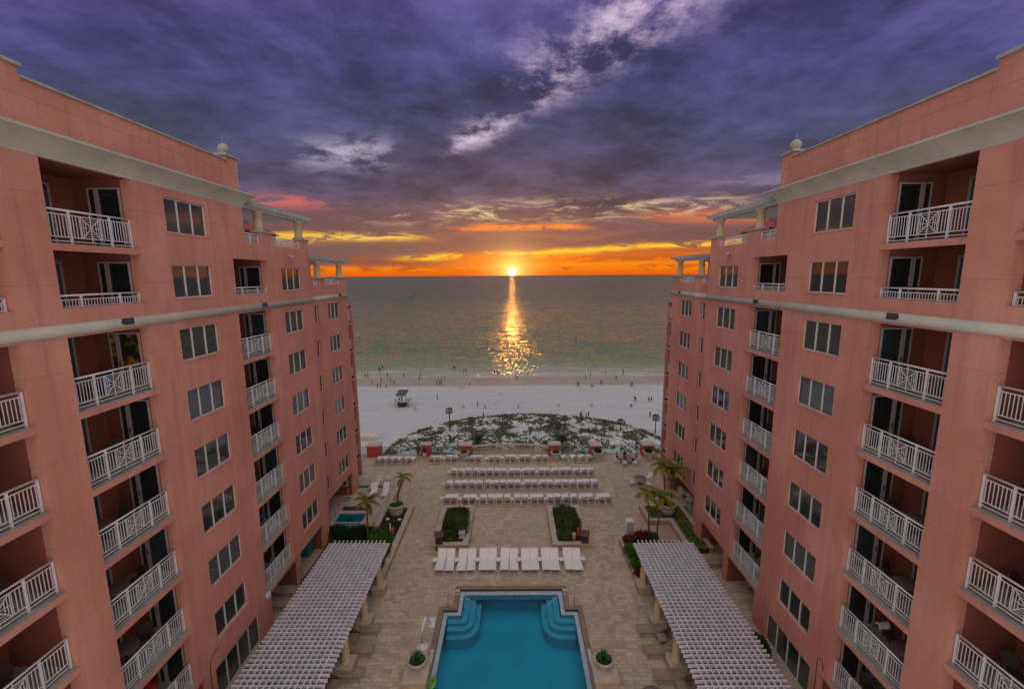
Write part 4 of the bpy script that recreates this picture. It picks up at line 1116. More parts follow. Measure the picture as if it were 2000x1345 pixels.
bush('hedge', [(4.6, 36.4, .6, 1.02, .9, .6), (4.7, 35.3, .6, 1.0, 1.05, .56), (4.75, 34.2, .65, .95, .95, .6), (4.35, 33.1, .55, .72, .8, .56), (5.15, 34.9, .6, .6, 1.6, .56)], 11000, .10, M['leaf'], 'rounded olive green hedge in the right square planter', 'hedge', seed=5)

def small_box(name, x, y, z, sx, sy, sz, m, label, cat, cap=None):
    r = root(name, (x, y, z), label, cat)
    MB().box(-sx/2, sx/2, -sy/2, sy/2, 0, sz).build('body', m, r, bevel=.015)
    MB().box(-sx/2-.03, sx/2+.03, -sy/2-.03, sy/2+.03, sz, sz+.05).build('lid', cap or m, r, bevel=.01)
    return r
small_box('speaker_box', -4.12, 33.05, .42, .45, .45, .45, M['planter'], 'sand coloured box in the left square planter beside the bush', 'box')
small_box('speaker_box', 4.95, 32.75, .42, .25, .25, .45, M['planter'], 'small pale box in the right square planter beside the hedge', 'box')
t_ = MB(); t_.lathe([(.12, 0), (.14, .05), (.14, .62), (.08, .72), (.04, .78)], (0, 0, 0), 16)
o = t_.build('fire_extinguisher', M['redpaint']); o.location = (5.35, 33.0, .5); tag(o, 'red cylinder standing in the right square planter by the brown bin', 'extinguisher')

def bin_(x, y, rz, label):
    r = root('litter_bin', (x, y, 0), label, 'litter bin', 'brown bins by the square planters', rz)
    MB().poly([(-.28, -.28), (.28, -.28), (.28, .28), (-.28, .28)], 0, 1.15).build('body', M['binwood'], r, bevel=.02)
    b = MB(); b.add([(-.36, -.36, 1.15), (.36, -.36, 1.15), (.36, .36, 1.15), (-.36, .36, 1.15), (-.36, 0, 1.5), (.36, 0, 1.5)], [(3,2,1,0), (0,1,5,4), (2,3,4,5), (0,4,3), (1,2,5)]); b.build('hood', M['binwood'], r)
    MB().box(-.18, .18, -.285, -.281, .6, .78).build('slot', M['dkmetal'], r)
bin_(-5.85, 32.25, .15, 'brown litter bin at the near corner of the left square planter'); bin_(5.78, 32.3, -.2, 'brown litter bin at the near corner of the right square planter')

r = root('towel_cabinet', (9.68, 33.75, 0), 'tall white towel cabinet standing on the deck at right', 'cabinet')
MB().box(-.31, .31, -.3, .3, 0, 1.5).build('body', M['white'], r, bevel=.01)
for z0, z1 in ((.06, .78), (.82, 1.44)): MB().box(-.27, .27, -.315, -.301, z0, z1).build('door', M['wallgrey'], r, bevel=.004)
o = MB().tube((0, 0, .03), (0, 0, 1.9), .02, .02, 8).lathe([(.2, 0), (.2, .04), (.05, .07)], (0, 0, 0), 16).build('pole_stand', M['capstone']); o.location = (-3.33, 33.1, 0)
tag(o, 'thin grey pole on a round base beside the left square planter', 'pole')

# stone blocks with urns at the near end of the pool
def agave(mb, c, n, L, rr, w=.07, lo=.15, mi=0):
    for k in range(n):
        a = 2*PI*k/n*2.618+rr.uniform(-.2, .2); e = lo+(1.35-lo)*k/n
        d = Vector((math.cos(a)*math.cos(e), math.sin(a)*math.cos(e), math.sin(e))); s = Vector((-math.sin(a), math.cos(a), 0)); l = L*rr.uniform(.8, 1.1)
        p = Vector(c); u = d.cross(s)
        pts = []
        for t, ww in ((0, .7), (.4, 1), (.75, .6), (1, 0)):
            q = p+d*l*t+Vector((0, 0, -.18*l*t*t*math.cos(e)))
            pts.append((q-s*w*ww/2, q+u*.02*ww, q+s*w*ww/2))
        vs = [v for t in pts for v in t]; fs = []
        for i in range(3): fs += [(i*3, i*3+1, i*3+4, i*3+3), (i*3+1, i*3+2, i*3+5, i*3+4)]
        mb.add(vs, fs, mi)
for s_, x in ((-1, -5.05), (1, 4.83)):
    nm = 'left' if s_ < 0 else 'right'
    r = root('stone_pier', (x, 20.0, 0), 'big stone topped pier at the %s edge of the pool' % nm, 'pier', 'piers at the near pool corners')
    MB().box(x-.57, x+.57, 19.55, 20.98, 0, .98).build('body', M['stucco'], r, True)
    MB().box(x-.64, x+.64, 19.48, 21.05, .98, 1.06).build('cap', M['limestone'], r, True, bevel=.015)
    r = root('urn_planter', (x, 20.45, 1.06), 'round stone bowl with a spiky agave on the %s pier' % nm, 'planter', 'agave bowls on the piers')
    MB().lathe([(.25, 0), (.27, .04), (.25, .07), (.40, .2), (.50, .36), (.52, .44), (.44, .44), (.42, .36)], (0, 0, 0), 28).build('bowl', M['planter'], r)
    MB().lathe([(.43, 0), (.01, .03)], (0, 0, .36), 20).build('soil', M['soil'], r)
    ag = MB(); agave(ag, (0, 0, .36), 54, .56, random.Random(2), .07); ag.build('agave', M['agave'], r, recalc=False)

# pool lift
r = root('pool_lift', (-5.3, 22.75, 0), 'white pool lift with a round base and raised arm, left of the pool', 'pool lift')
MB().lathe([(.36, 0), (.38, .06), (.33, .16), (.12, .22), (.10, .3)], (0, 0, 0), 28).build('base', M['white'], r)
MB().tube((0, 0, .25), (0, .05, 1.1), .06, .05, 10).build('mast', M['greymetal'], r)
MB().bar((0, .0, 1.05), (.15, .55, 1.55), .10, .12).build('arm', M['white'], r, bevel=.01)
a = MB(); a.tube((.15, .52, 1.52), (.42, .6, 1.1), .025); a.tube((.42, .6, 1.1), (.45, .62, .9), .025); a.build('hanger', M['greymetal'], r)
a = MB(); a.box(.30, .66, .48, .82, .88, .92); a.box(.30, .66, .80, .84, .92, 1.3); a.build('seat', M['white'], r, bevel=.02)
# ring and reel left by the pool edge
r = root('pool_float', (-4.33, 20.55, -.06), 'bright lime green inflatable float at the pool edge', 'float')
a = MB(); a.path([(.16*math.cos(k*PI/8), .26*math.sin(k*PI/8), 0) for k in range(16)], .085, 10, 0, True); a.build('ring', M['lime'] if 'lime' in M else mat('lime_vinyl', (.12, .45, .02), .35), r)

# left plant bed, spa fence, hedges
def wallrun(name, segs, z, w, label, cat='wall'):
    r = root(name, (segs[0][0], segs[0][2], 0), label, cat)
    for x0, x1, y0, y1 in segs:
        MB().box(x0+.03, x1-.03, y0+.03, y1-.03, 0, z-.06).build('wall', M['stucco'], r, True)
        MB().box(x0, x1, y0, y1, z-.06, z).build('cap', M['limestone'], r, True, bevel=.01)
    return r
wallrun('planter_wall', [(-9.58, -9.12, 27.9, 37.7), (-11.4, -9.12, 37.702, 38.1), (-11.9, -11.42, 33.9, 43.2)], .5, .4, 'low stone topped wall round the left plant bed')
o = MB().box(-14.9, -9.6, 27.95, 33.9, 0, .34).box(-11.4, -9.6, 33.9, 37.68, 0, .34).build('plant_bed', M['soil']); o['kind'] = 'structure'
def fence(name, runs, label):
    r = root(name, (*runs[0][0], 0), label, 'fence')
    for (a, b, z) in runs:
        a = Vector((*a, z)); b = Vector((*b, z)); L = (b-a).length; f = MB()
        for h in (.08, 1.08): f.bar(a+Vector((0, 0, h)), b+Vector((0, 0, h)), .05, .04)
        n = int(L/.12)
        for i in range(n+1):
            p = a.lerp(b, i/n); f.bar(p+Vector((0, 0, .08)), p+Vector((0, 0, 1.07)), .022, .022, up=(0, 1, 0))
        m = max(1, round(L/1.9))
        for i in range(m+1):
            p = a.lerp(b, i/m); f.bar(p, p+Vector((0, 0, 1.1)), .05, .05, up=(0, 1, 0))
        f.build('fence_panel', M['fence'], r, True)
M['fence'] = mat('cream_fence', (.74, .68, .62), .5, .06, 4)
fence('spa_fence', [((-15.8, 34.25), (-11.66, 34.25), 0), ((-11.66, 34.25), (-11.66, 43.0), .5), ((-11.66, 43.0), (-16.4, 43.0), 0)], 'cream metal picket fence round the small spa pool')
o = MB().box(-16.3, -12.1, 42.55, 42.8, 0, .14).build('kerb_step', M['teal']); tag(o, 'low teal painted kerb in front of the far spa fence', 'kerb')
bush('hedge', [(-15.0+i*.62, 33.45+.1*math.sin(i*2), .45, .5, .45, .62) for i in range(6)], 8000, .14, M['leafdark'], 'dark green hedge in front of the spa fence', 'hedge', seed=8)
bush('shrub', [(-10.9, 32.2, .5, .65, .7, .55), (-10.3, 32.9, .5, .6, .8, .5), (-11.3, 33.3, .5, .5, .5, .5)], 6000, .12, M['leafbright'], 'bright green shrub near the red flower in the left bed', seed=9)
bush('shrub', [(-10.0, 30.8, .45, .55, .7, .6), (-10.0, 29.4, .45, .5, .8, .55), (-10.3, 28.4, .45, .5, .5, .5), (-9.95, 31.7, .45, .4, .5, .5)], 7000, .12, M['leafbright'], 'long bright green shrub behind the left planter wall', seed=10)
bush('shrub', [(-10.15, 34.6, .35, .6, .8, .25), (-10.5, 33.9, .35, .5, .5, .3)], 2600, .10, M['leafdark'], 'low sparse shrub on the dark mulch of the left bed', seed=12)
bush('shrub', [(-13.9, 20.9, .45, .35, .7, .5), (-14.1, 22.0, .4, .3, .6, .4)], 2200, .16, M['leafdark'], 'leafy plant against the left wing between wall and pergola', seed=13)
bush('shrub', [(14.1, 22.2, .45, .35, .8, .45)], 1600, .16, M['leafdark'], 'leafy plant against the right wing between wall and pergola', seed=14)
r = root('life_ring_post', (-9.95, 33.2, .34), 'cream post with a red life ring in the left plant bed', 'life ring')
MB().bar((0, 0, 0), (-.05, .05, 1.2), .1, .08).build('post', M['white'], r)
MB().path([(.18, .02+.19*math.cos(k*PI/8), .62+.24*math.sin(k*PI/8)) for k in range(16)], .07, 8, 0, True).build('ring', M['redpaint'], r)
for i, (x, y) in enumerate(((-10.9, 35.6), (-9.85, 35.5))):
    r = root('garden_light', (x, y, .34), 'small white garden light on the mulch, %s of the grey pot' % ('in front' if i == 0 else 'right'), 'garden light')
    MB().tube((0, 0, 0), (0, 0, .22), .04, .04, 8).build('stake', M['greymetal'], r); MB().box(-.14, .14, -.12, .12, .22, .3).build('lamp_head', M['white'], r, bevel=.02)

def big_pot(x, y, z, rad, h, label):
    r = root('grey_pot', (x, y, z), label, 'pot', 'big round grey pots')
    MB().lathe([(rad*.68, 0), (rad*.86, h*.45), (rad*.92, h*.82), (rad, h*.86), (rad*1.02, h), (rad*.86, h), (rad*.84, h*.88)], (0, 0, 0), 32).build('bowl', M['planter'], r)
    MB().lathe([(rad*.85, 0), (.01, .04)], (0, 0, h*.88), 24).build('soil', M['soil'], r)
big_pot(-10.45, 36.8, .3, .72, 1.05, 'big round grey pot with a leaning palm in the left bed'); big_pot(13.9, 36.7, .3, .72, 1.0, 'big round grey pot with two palms in the right bed')
bush('ground_cover', [(-10.3, 36.75, 1.25, .5, .5, .12)], 900, .09, M['leafbright'], 'green plants filling the left grey pot', 'plant', seed=21)
bush('ground_cover', [(13.9, 36.7, 1.2, .5, .5, .14)], 900, .11, M['leaf'], 'green plants filling the right grey pot', 'plant', seed=22)

# right bed with its step of round clumps
wallrun('planter_wall', [(11.7, 16.1, 37.7, 38.1), (11.7, 12.1, 35.3, 37.69), (12.11, 14.0, 35.3, 35.68), (13.6, 14.01, 29.5, 35.28), (15.3, 15.7, 31.4, 37.69)], .5, .4, 'low stone topped wall round the stepped right plant bed')
o = MB().box(12.1, 15.3, 35.7, 37.7, 0, .36).box(14.02, 15.3, 31.4, 35.7, 0, .361).build('plant_bed', M['soil']); o['kind'] = 'structure'
mb = MB(); bl = [(0, 0, .08, .17, .17, .15)]; core(mb, bl, .85); foliage(mb, bl, 210, .07, random.Random(4))
cl = mb.build('clump_plant', M['clump'] if 'clump' in M else leafmat('clump_leaf', (.05, .13, .01), (.30, .33, .03)), None, recalc=False); first = True; cnt = 0
M['clump'] = cl.data.materials[0]
for x0, x1, y0, y1, nm in ((12.25, 13.2, 35.85, 37.6, 'left of the grey pot'), (14.65, 15.2, 35.7, 37.6, 'right of the grey pot'), (14.15, 15.2, 31.5, 35.6, 'in the long arm')):
    y = y0
    while y < y1:
        x = x0
        while x < x1:
            o = cl if first else cl.copy()
            if not first: COL.objects.link(o)
            first = False; k = RN.uniform(.66, 1.0)
            o.location = (x+RN.uniform(-.06, .06), y+RN.uniform(-.06, .06), .36); o.rotation_euler = (0, 0, RN.uniform(0, 6)); o.scale = (k, k, k*RN.uniform(.8, 1.2))
            tag(o, 'round yellow green clump plant of the right bed, %s' % nm, 'plant', 'round clump plants of the right bed, %s' % nm)
            x += .42
        y += .42
wallrun('planter_wall', [(8.62, 9.06, 27.8, 33.0)], .5, .4, 'low stone topped wall of the bed by the right pergola')
o = MB().box(9.08, 13.3, 29.5, 32.9, 0, .05).box(9.08, 10.0, 27.9, 32.9, .05, .34).build('plant_bed', M['soil']); o['kind'] = 'structure'
bush('shrub', [(9.1, 31.0, .5, .5, .6, .45), (9.2, 30.2, .5, .5, .6, .5), (9.0, 29.3, .4, .35, .5, .4)], 5500, .12, M['leafbright'], 'bright green shrub beside the right pergola corner', seed=31)
bush('shrub', [(9.35, 32.2, .5, .5, .5, .4), (10.3, 32.7, .5, .45, .4, .5), (9.0, 28.4, .5, .3, .35, .4)], 3000, .14, M['leafred'], 'dark red leafed shrub beside the right pergola corner', seed=32)
bush('shrub', [(10.9, 32.7, .55, .4, .35, .45)], 1200, .14, M['leafred'], 'dark red shrub at the foot of the two slim palms', seed=33)
bush('shrub', [(11.35, 32.6, .5, .35, .35, .42)], 1200, .12, M['leafbright'], 'yellow green shrub between the two slim palm trunks', seed=34)
# ---------------------------------------------------------------- palms
def frond(mb, base, az, e0, L, rr, droop=1.5, lw=.30, n=24, mi=0, side=.9, ll=.34, wid=.035):
    p = Vector(base); d0 = e0; pts = []
    seg = 9; step = L/seg
    for i in range(seg+1):
        e = d0-droop*(i/seg)**1.3
        pts.append(p.copy()); p = p+Vector((math.cos(az)*math.cos(e), math.sin(az)*math.cos(e), math.sin(e)))*step
    mb.path(pts, [.018*(1-.8*i/seg) for i in range(seg+1)], 4, mi)
    for k in range(n):
        t = .12+.87*k/n; f = t*seg; i = min(int(f), seg-1); q = pts[i].lerp(pts[i+1], f-i)
        d = (pts[i+1]-pts[i]).normalized(); s = Vector((-math.sin(az), math.cos(az), 0)); u = s.cross(d)
        l = ll*math.sin(PI*min(1, .18+t*.78))**.7
        for sg in (-1, 1):
            dr = (s*sg*side+d*.65+u*rr.uniform(-.5, -.05)).normalized(); w = d*wid*rr.uniform(.8, 1.2)
            a = q+dr*l*.55+Vector((0, 0, -.06*l)); b = q+dr*l+Vector((0, 0, -.35*l))
            mb.add([q-w*.5, q+w*.5, a+w*.5, a-w*.5, b], [(0, 1, 2, 3), (3, 2, 4)], mi)
def palm(base, top, label, nf=13, L=1.25, tr=.085, m='frond', seed=1, bend=.15, e=(.9, -.1), droop=1.7, ll=.34, name='palm_tree', group=None, n=30, bare=False, wid=.052):
    rr = random.Random(seed)
    if name == 'palm_tree': L *= 1.08; ll *= 1.05; nf += 1
    r = root(name, base, label, 'palm tree', group); B = Vector((0, 0, 0)); Tp = Vector(top)-Vector(base)
    pts = []; H = Tp.length
    for i in range(11):
        t = i/10; q = B.lerp(Tp, t); q += Vector((Tp.x, Tp.y, 0)).normalized()*(-bend*math.sin(PI*t)) if Vector((Tp.x, Tp.y, 0)).length > .05 else Vector((bend*math.sin(PI*t), 0, 0)); pts.append(q)
    MB().path(pts, [tr*(1.5 if i == 0 else 1.15-.45*i/10) for i in range(11)], 9).build('trunk', M['trunk'], r)
    c = MB()
    if not bare: c.path([Tp-Vector((0, 0, .25)), Tp, Tp+Vector((0, 0, .3))], [tr*.7, tr*1.0, tr*.35], 8)
    for k in range(nf):
        az = k*2.399+rr.uniform(-.2, .2); ee = e[0]+(e[1]-e[0])*k/nf+rr.uniform(-.12, .12)
        frond(c, Tp+Vector((0, 0, .15*(1-k/nf))), az, ee, L*rr.uniform(.85, 1.1), rr, droop*rr.uniform(.8, 1.15), n=n, ll=ll, wid=wid)
    c.build('crown', M[m], r, recalc=False)
palm((-10.35, 36.8, 1.25), (-9.72, 36.9, 3.75), 'leaning palm with few fronds growing from the left grey pot', 7, 1.0, .09, seed=3, bend=.12, e=(.7, .2), droop=2.0, ll=.24)
palm((-11.75, 32.85, .34), (-11.9, 33.6, 3.15), 'palm rising from the dark hedge between left pergola and spa', 11, 1.15, .08, seed=5, bend=.06, e=(1.0, -.1), droop=1.6)
palm((13.6, 36.7, 1.2), (13.32, 36.8, 4.75), 'taller palm in the right grey pot', 13, 1.25, .085, seed=7, bend=.1, e=(1.0, -.1))
palm((14.1, 36.7, 1.2), (14.62, 37.1, 4.2), 'shorter palm in the right grey pot, nearer the pink wall', 12, 1.2, .085, seed=8, bend=.1, e=(1.0, -.1))
palm((10.98, 32.6, .3), (10.75, 32.7, 4.25), 'slim palm with yellowish fronds left of the leaning one by the right pergola', 10, 1.15, .07, seed=9, bend=.05, e=(.8, .0), droop=1.9)
palm((11.58, 32.6, .3), (12.0, 32.7, 4.0), 'slim palm leaning right over the right pergola corner', 11, 1.25, .07, seed=10, bend=.08, e=(.9, .0), droop=1.8)

def sabal(x, y, zt, k, label):
    rr = random.Random(k); z0 = dz(x, y)-.05
    r = root('beach_palm', (x, y, z0), label, 'palm tree', 'slim palms standing on the dune')
    h = zt-z0
    MB().path([(0, 0, 0), (.08*math.sin(k), .05, h*.5), (0, 0, h)], [.19, .14, .15], 8).build('trunk', M['trunk'], r)
    c = MB()
    for i in range(26):
        az = i*2.399; e = 1.25-1.9*i/26; L = rr.uniform(.9, 1.25)
        b = Vector((0, 0, h)); d = Vector((math.cos(az)*math.cos(e), math.sin(az)*math.cos(e), math.sin(e)))
        hub = b+d*L*.5; c.path([b, hub], [.02, .012], 4); s = Vector((-math.sin(az), math.cos(az), 0)); u = s.cross(d)
        for j in range(9):
            a = -1.25+2.5*j/8; v = (d*math.cos(a)+s*math.sin(a)).normalized(); l = L*.72*rr.uniform(.8, 1.1)
            q1 = hub+v*l*.6+u*.03; q2 = hub+v*l+Vector((0, 0, -.28*l)); w = v.cross(u)*.055
            c.add([hub, q1-w, q2, q1+w], [(0, 1, 2, 3)])
    c.build('crown', M['frondgrey'], r, recalc=False)
for x, y, zt, lb in ((-16.3, 109.5, -12.9, 'tallest slim beach palm, alone at the left of the dune'), (-10.0, 104, -13.6, 'beach palm behind the left big date palm'), (7.2, 107.8, -15.3, 'beach palm left of the thin pole on the dune'),
                         (13.5, 109.5, -15.2, 'beach palm just right of the thin pole, behind the right date palm'), (11.1, 104, -16.1, 'short beach palm directly behind the right date palm'), (22.9, 105.8, -15.2, 'beach palm right of centre on the dune'), (27.8, 109, -16.0, 'short stout beach palm at the right end of the dune'),
                         (36.4, 107.5, -14.4, 'beach palm by the right wing at the dune edge')): sabal(x, y, zt, int(abs(x)*10), lb)
for x, y, lb in ((-7.8, 95.5, 'big date palm with arching fronds, left of centre behind the balustrade'), (11.0, 95.0, 'big date palm with arching fronds, right of centre behind the balustrade')):
    z0 = dz(x, y)
    palm((x, y, z0), (x+.02, y+.05, z0+2.0), lb, 46, 4.3, .45, 'frondgrey', seed=int(y), bend=.01, e=(1.4, -.1), droop=1.15, ll=.75, name='date_palm', group='date palms behind the balustrade', n=26, wid=.07)
o = MB().tube((0, 0, 0), (0, 0, 4.2), .07, .05, 8).box(-.12, .12, -.05, .05, 4.1, 4.4).build('dune_pole', M['dkmetal']); o.location = (10.0, 110.5, -18.0); tag(o, 'thin dark pole between the palms on the dune', 'pole')

# dune vegetation
def dune_plants():
    rr = random.Random(5); mb = MB(); n = 0
    for _ in range(60000):
        x = rr.uniform(-31, 40); y = rr.uniform(68, 124.5); e = in_dune(x, y)
        if e < .005: continue
        v = noise.noise(Vector((x*.22, y*.30, 1)))+.7*noise.noise(Vector((x*.75, y*.9, 4)))+.7*noise.noise(Vector((x*1.7, y*2.0, 7)))
        edge = .30 if e < .10 else 0
        if v+edge < .04: continue
        if abs((x-27-(y-96)*-.25)) < .6 and y < 104: continue
        n += 1
        if n > 17000: break
        z = dz(x, y); h = rr.uniform(.10, .30)*(1.5 if v > .5 else 1); s = rr.uniform(.12, .38)
        for k in range(7):
            a = rr.uniform(0, 6.28); d = rr.uniform(0, s); p = Vector((x+math.cos(a)*d, y+math.sin(a)*d, z-.02))
            t = Vector((rr.uniform(-.5, .5), rr.uniform(-.5, .5), 1)).normalized()*h*rr.uniform(.6, 1.5); w = Vector((math.cos(a+1), math.sin(a+1), 0))*rr.uniform(.04, .11)
            mb.add([p-w, p+w, p+t+w*.8, p+t-w*.8], [(0, 1, 2, 3)])
    o = mb.build('dune_grass', M['dunegrass'], recalc=False); o['kind'] = 'stuff'
    tag(o, 'patchy green ground cover on the pale dune', 'dune plants')
dune_plants()
for i, (x, y) in enumerate(((.6, 91.5), (3.6, 91.0), (-14.5, 88.5))):
    z = dz(x, y); bush('dune_shrub', [(x, y, z+.4, .9, .8, .7), (x+.8, y+.2, z+.3, .6, .6, .5)], 900, .35, M['leafdark'], ['dark shrub just behind the balustrade, left of centre gap', 'dark shrub just behind the balustrade, right of the other', 'dark shrub behind the glass railing at left'][i], seed=50+i)

# ---------------------------------------------------------------- terrace edge
def pedestal(x0, x1, y0, y1, label):
    r = root('edge_pedestal', ((x0+x1)/2, (y0+y1)/2, 0), label, 'pedestal', 'terracotta pedestals along the terrace edge')
    MB().box(x0+.1, x1-.1, y0+.1, y1-.1, 0, 1.36).build('body', M['terracotta'], r, True)
    MB().box(x0, x1, y0, y1, 1.36, 1.52).build('cap', M['limestone'], r, True, bevel=.02)
PED = [(-17.55, -15.83, 50.05, 51.3, 'widest terracotta pedestal at the left end of the terrace edge'), (-11.15, -9.75, 50.3, 51.3, 'terracotta pedestal behind the family with the red dressed child'), (-6.4, -4.88, 50.1, 51.3, 'terracotta pedestal at the left end of the stone balustrade'),
       (4.32, 5.86, 50.1, 51.3, 'terracotta pedestal at the right end of the stone balustrade'), (9.24, 10.72, 49.7, 51.1, 'terracotta pedestal between the two right glass railings'), (15.45, 17.05, 49.8, 51.2, 'terracotta pedestal beside the right wing')]
for p in PED: pedestal(*p)
def glass_rail(x0, x1, y, label):
    r = root('glass_railing', ((x0+x1)/2, y, 0), label, 'railing', 'glass railings along the terrace edge')
    n = max(1, round((x1-x0)/1.25)); f = MB()
    f.bar((x0, y, 1.1), (x1, y, 1.1), .05, .04); f.bar((x0, y, .1), (x1, y, .1), .04, .04)
    f.build('rail', M['greymetal'], r, True)
    for i in range(n+1):
        x = x0+.03+(x1-x0-.06)*i/n; MB().bar((x, y, 0), (x, y, 1.1), .045, .045, up=(0, 1, 0)).build('post', M['greymetal'], r, True)
    MB().box(x0+.03, x1-.03, y-.006, y+.006, .12, 1.08).build('glass_panel', M['clear'], r, True)
for x0, x1, lb in ((-25.5, -17.5, 'left end of the terrace behind the wing'), (-15.8, -11.15, 'between the two left pedestals'), (-9.75, -6.4, 'right of the family'), (5.9, 9.24, 'behind the turned loungers'), (10.72, 15.45, 'behind the dining group'), (17.05, 25.5, 'right end of the terrace behind the wing')):
    glass_rail(x0, x1, 50.82, 'glass railing with grey posts, '+lb)
def balustrade():
    r = root('stone_balustrade', (-.2, 51, 0), 'bowed cream stone balustrade in the middle of the terrace edge', 'balustrade')
    f = lambda t: (-4.86+9.16*t, 50.85+.66*(1-(2*t-1)**2))
    pts = [f(i/24) for i in range(25)]
    for nm, z0, z1, w in (('plinth', 0, .3, .34), ('rail', .98, 1.12, .3)):
        b = MB()
        for i in range(24):
            (xa, ya), (xb, yb) = pts[i], pts[i+1]
            b.bar((xa, ya, (z0+z1)/2), (xb, yb, (z0+z1)/2), w, z1-z0)
        b.build(nm, M['limestone'], r, True)
    me = MB().lathe([(.07, 0), (.07, .05), (.045, .08), (.085, .22), (.08, .3), (.04, .52), (.05, .58), (.065, .62), (.065, .68)], (0, 0, 0), 10).mesh('baluster', M['limestone'])
    for i in range(44):
        x, y = f((i+.5)/44); o = link('baluster', me, r); o.location = (x+.2, y-51, .3)
balustrade()
def pot_square(x, y, label):
    r = root('square_planter', (x, y, 0), label, 'planter', 'square planters with palms')
    b = MB(); b.add([(-.34,-.34,0),(.34,-.34,0),(.34,.34,0),(-.34,.34,0),(-.48,-.48,.95),(.48,-.48,.95),(.48,.48,.95),(-.48,.48,.95)], [(3,2,1,0),(0,1,5,4),(1,2,6,5),(2,3,7,6),(3,0,4,7),(4,5,6,7)]); b.build('body', M['planter'], r)
    c = MB()
    for a in cells(-.56, .56, -.56, .56, [(-.4, .4, -.4, .4)]): c.box(a[0], a[1], a[2], a[3], .95, 1.05)
    c.build('rim', M['planter'], r)
    l = MB(); foliage(l, [(0, 0, 1.0, .38, .38, .3)], 420, .16, random.Random(3)); core(l, [(0, 0, 1.0, .35, .35, .2)]); l.build('plant', M['leafdark'], r, recalc=False)
pot_square(10.02, 49.05, 'square tapered grey planter in front of the middle right pedestal'); pot_square(15.95, 49.0, 'square tapered grey planter in front of the far right pedestal')
for x, y, lb in ((-5.7, 49.35, 'round urn planter at the left end of the balustrade'), (5.12, 49.2, 'round urn planter at the right end of the balustrade')):
    r = root('round_urn', (x, y, 0), lb, 'planter', 'round urn planters by the balustrade')
    MB().lathe([(.42, 0), (.44, .06), (.5, .5), (.54, .8), (.62, .84), (.63, .98), (.5, .98), (.48, .9)], (0, 0, 0), 28).build('bowl', M['planter'], r)
    MB().lathe([(.5, 0), (.01, .03)], (0, 0, .9), 20).build('soil', M['soil'], r)
    l = MB(); foliage(l, [(0, 0, .95, .32, .32, .18)], 300, .14, random.Random(6)); l.build('plant', M['leafbright'], r, recalc=False)

# dining furniture
wchair = chair_proto('white_chair', M['loungeframe'], M['sling']); rt = table_proto('round_table', .66, .74, M['tabletop'], M['dkmetal'])
rt.put((13.22, 42.95, 0), 0, 'round dark topped table with three white chairs on the right of the deck', 'round dark tables')
G_ = 'white chairs at the round tables'
wchair.put((12.3, 42.75, 0), PI/2+.2, 'white chair left of the empty round table', G_); wchair.put((13.95, 42.3, 0), -PI/2-.6, 'white chair right of the empty round table, nearer the camera', G_); wchair.put((14.35, 43.7, 0), -1.0, 'white chair behind the empty round table by the palms', G_)
rt.put((13.25, 48.15, 0), .3, 'round dark table where the dining group sits', 'round dark tables')
SEAT = [((12.75, 47.25), PI-.25, 'camera side'), ((12.1, 48.35), PI/2, 'left side'), ((13.2, 49.15), 0, 'sea side'), ((14.35, 48.25), -PI/2, 'right side'), ((14.0, 47.4), PI+.8, 'camera right side')]
for (x, y), a, lb in SEAT: wchair.put((x, y, 0), a, 'white chair on the %s of the dining group table' % lb, G_)
rt.put((7.05, 18.95, 0), 0, 'round dark table at the bottom edge, right of the pool', 'round dark tables'); rt.put((9.75, 26.0, 0), 0, 'round dark table half under the right pergola', 'round dark tables')
barch = lambda x, y, a, lb: wchair.put((x, y, 0), a, lb, 'white chairs at the shaded bar')
barch(16.6, 40.3, 0.3, 'white chair in the right ground floor recess, seaward end'); barch(16.9, 39.0, .2, 'white chair in the right ground floor recess, middle'); barch(17.3, 37.9, -.3, 'white chair in the right ground floor recess, camera end')
for x, y, lb in ((16.9, 32.0, 'dark wicker chair in the right recess beside the right bed, seaward'), (17.0, 30.9, 'dark wicker chair in the right recess beside the right bed, camera side'), (16.6, 27.0, 'dark wicker chair with a striped towel, right ground floor'), (16.8, 25.2, 'dark wicker chair nearest the camera, right ground floor')):
    bchair.put((x, y, 0), RN.uniform(1, 2), lb, 'wicker chairs on the ground floor')
btable.put((17.0, 26.2, 0), 0, 'dark round table in the right ground floor recess', 'balcony tables')
cloth((16.25, 27.1, 0), .6, .9, M['stripe'], 'blue and white striped towel on the chair in the right ground floor recess', h=.93, drape=.6)
cloth((15.75, 25.1, 0), .7, .8, M['stripe'], 'blue and white striped towel spread by the right wing wall', h=.62, drape=.2)
small_box('towel_chest', -16.25, 31.65, 0, .9, .9, 1.1, M['teal'], 'teal storage chest in the left ground floor recess', 'chest')
r = root('air_conditioner', (-16.55, 40.9, 1.0), 'pale air conditioner box on the wall of the left recess', 'air conditioner')
MB().box(-.25, .25, -.1, .1, 0, .75).build('body', M['planter'], r, bevel=.02); MB().lathe([(.2, 0), (.2, .02)], (0, 0, 0), 16).xf(Matrix.Translation((0, -.11, .38)) @ Matrix.Rotation(PI/2, 4, 'X')).build('fan', M['dkmetal'], r)
r = root('hose_reel', (-16.1, 40.1, 0), 'green hose coiled on a stand in the left recess', 'hose')
MB().path([(.35*math.cos(k*PI/8), .3*math.sin(k*PI/8), .05+.02*(k % 3)) for k in range(32)], .04, 6).build('hose', CL['teal'], r); MB().tube((0, 0, 0), (.1, .1, 1.1), .03).build('stand', M['greymetal'], r)

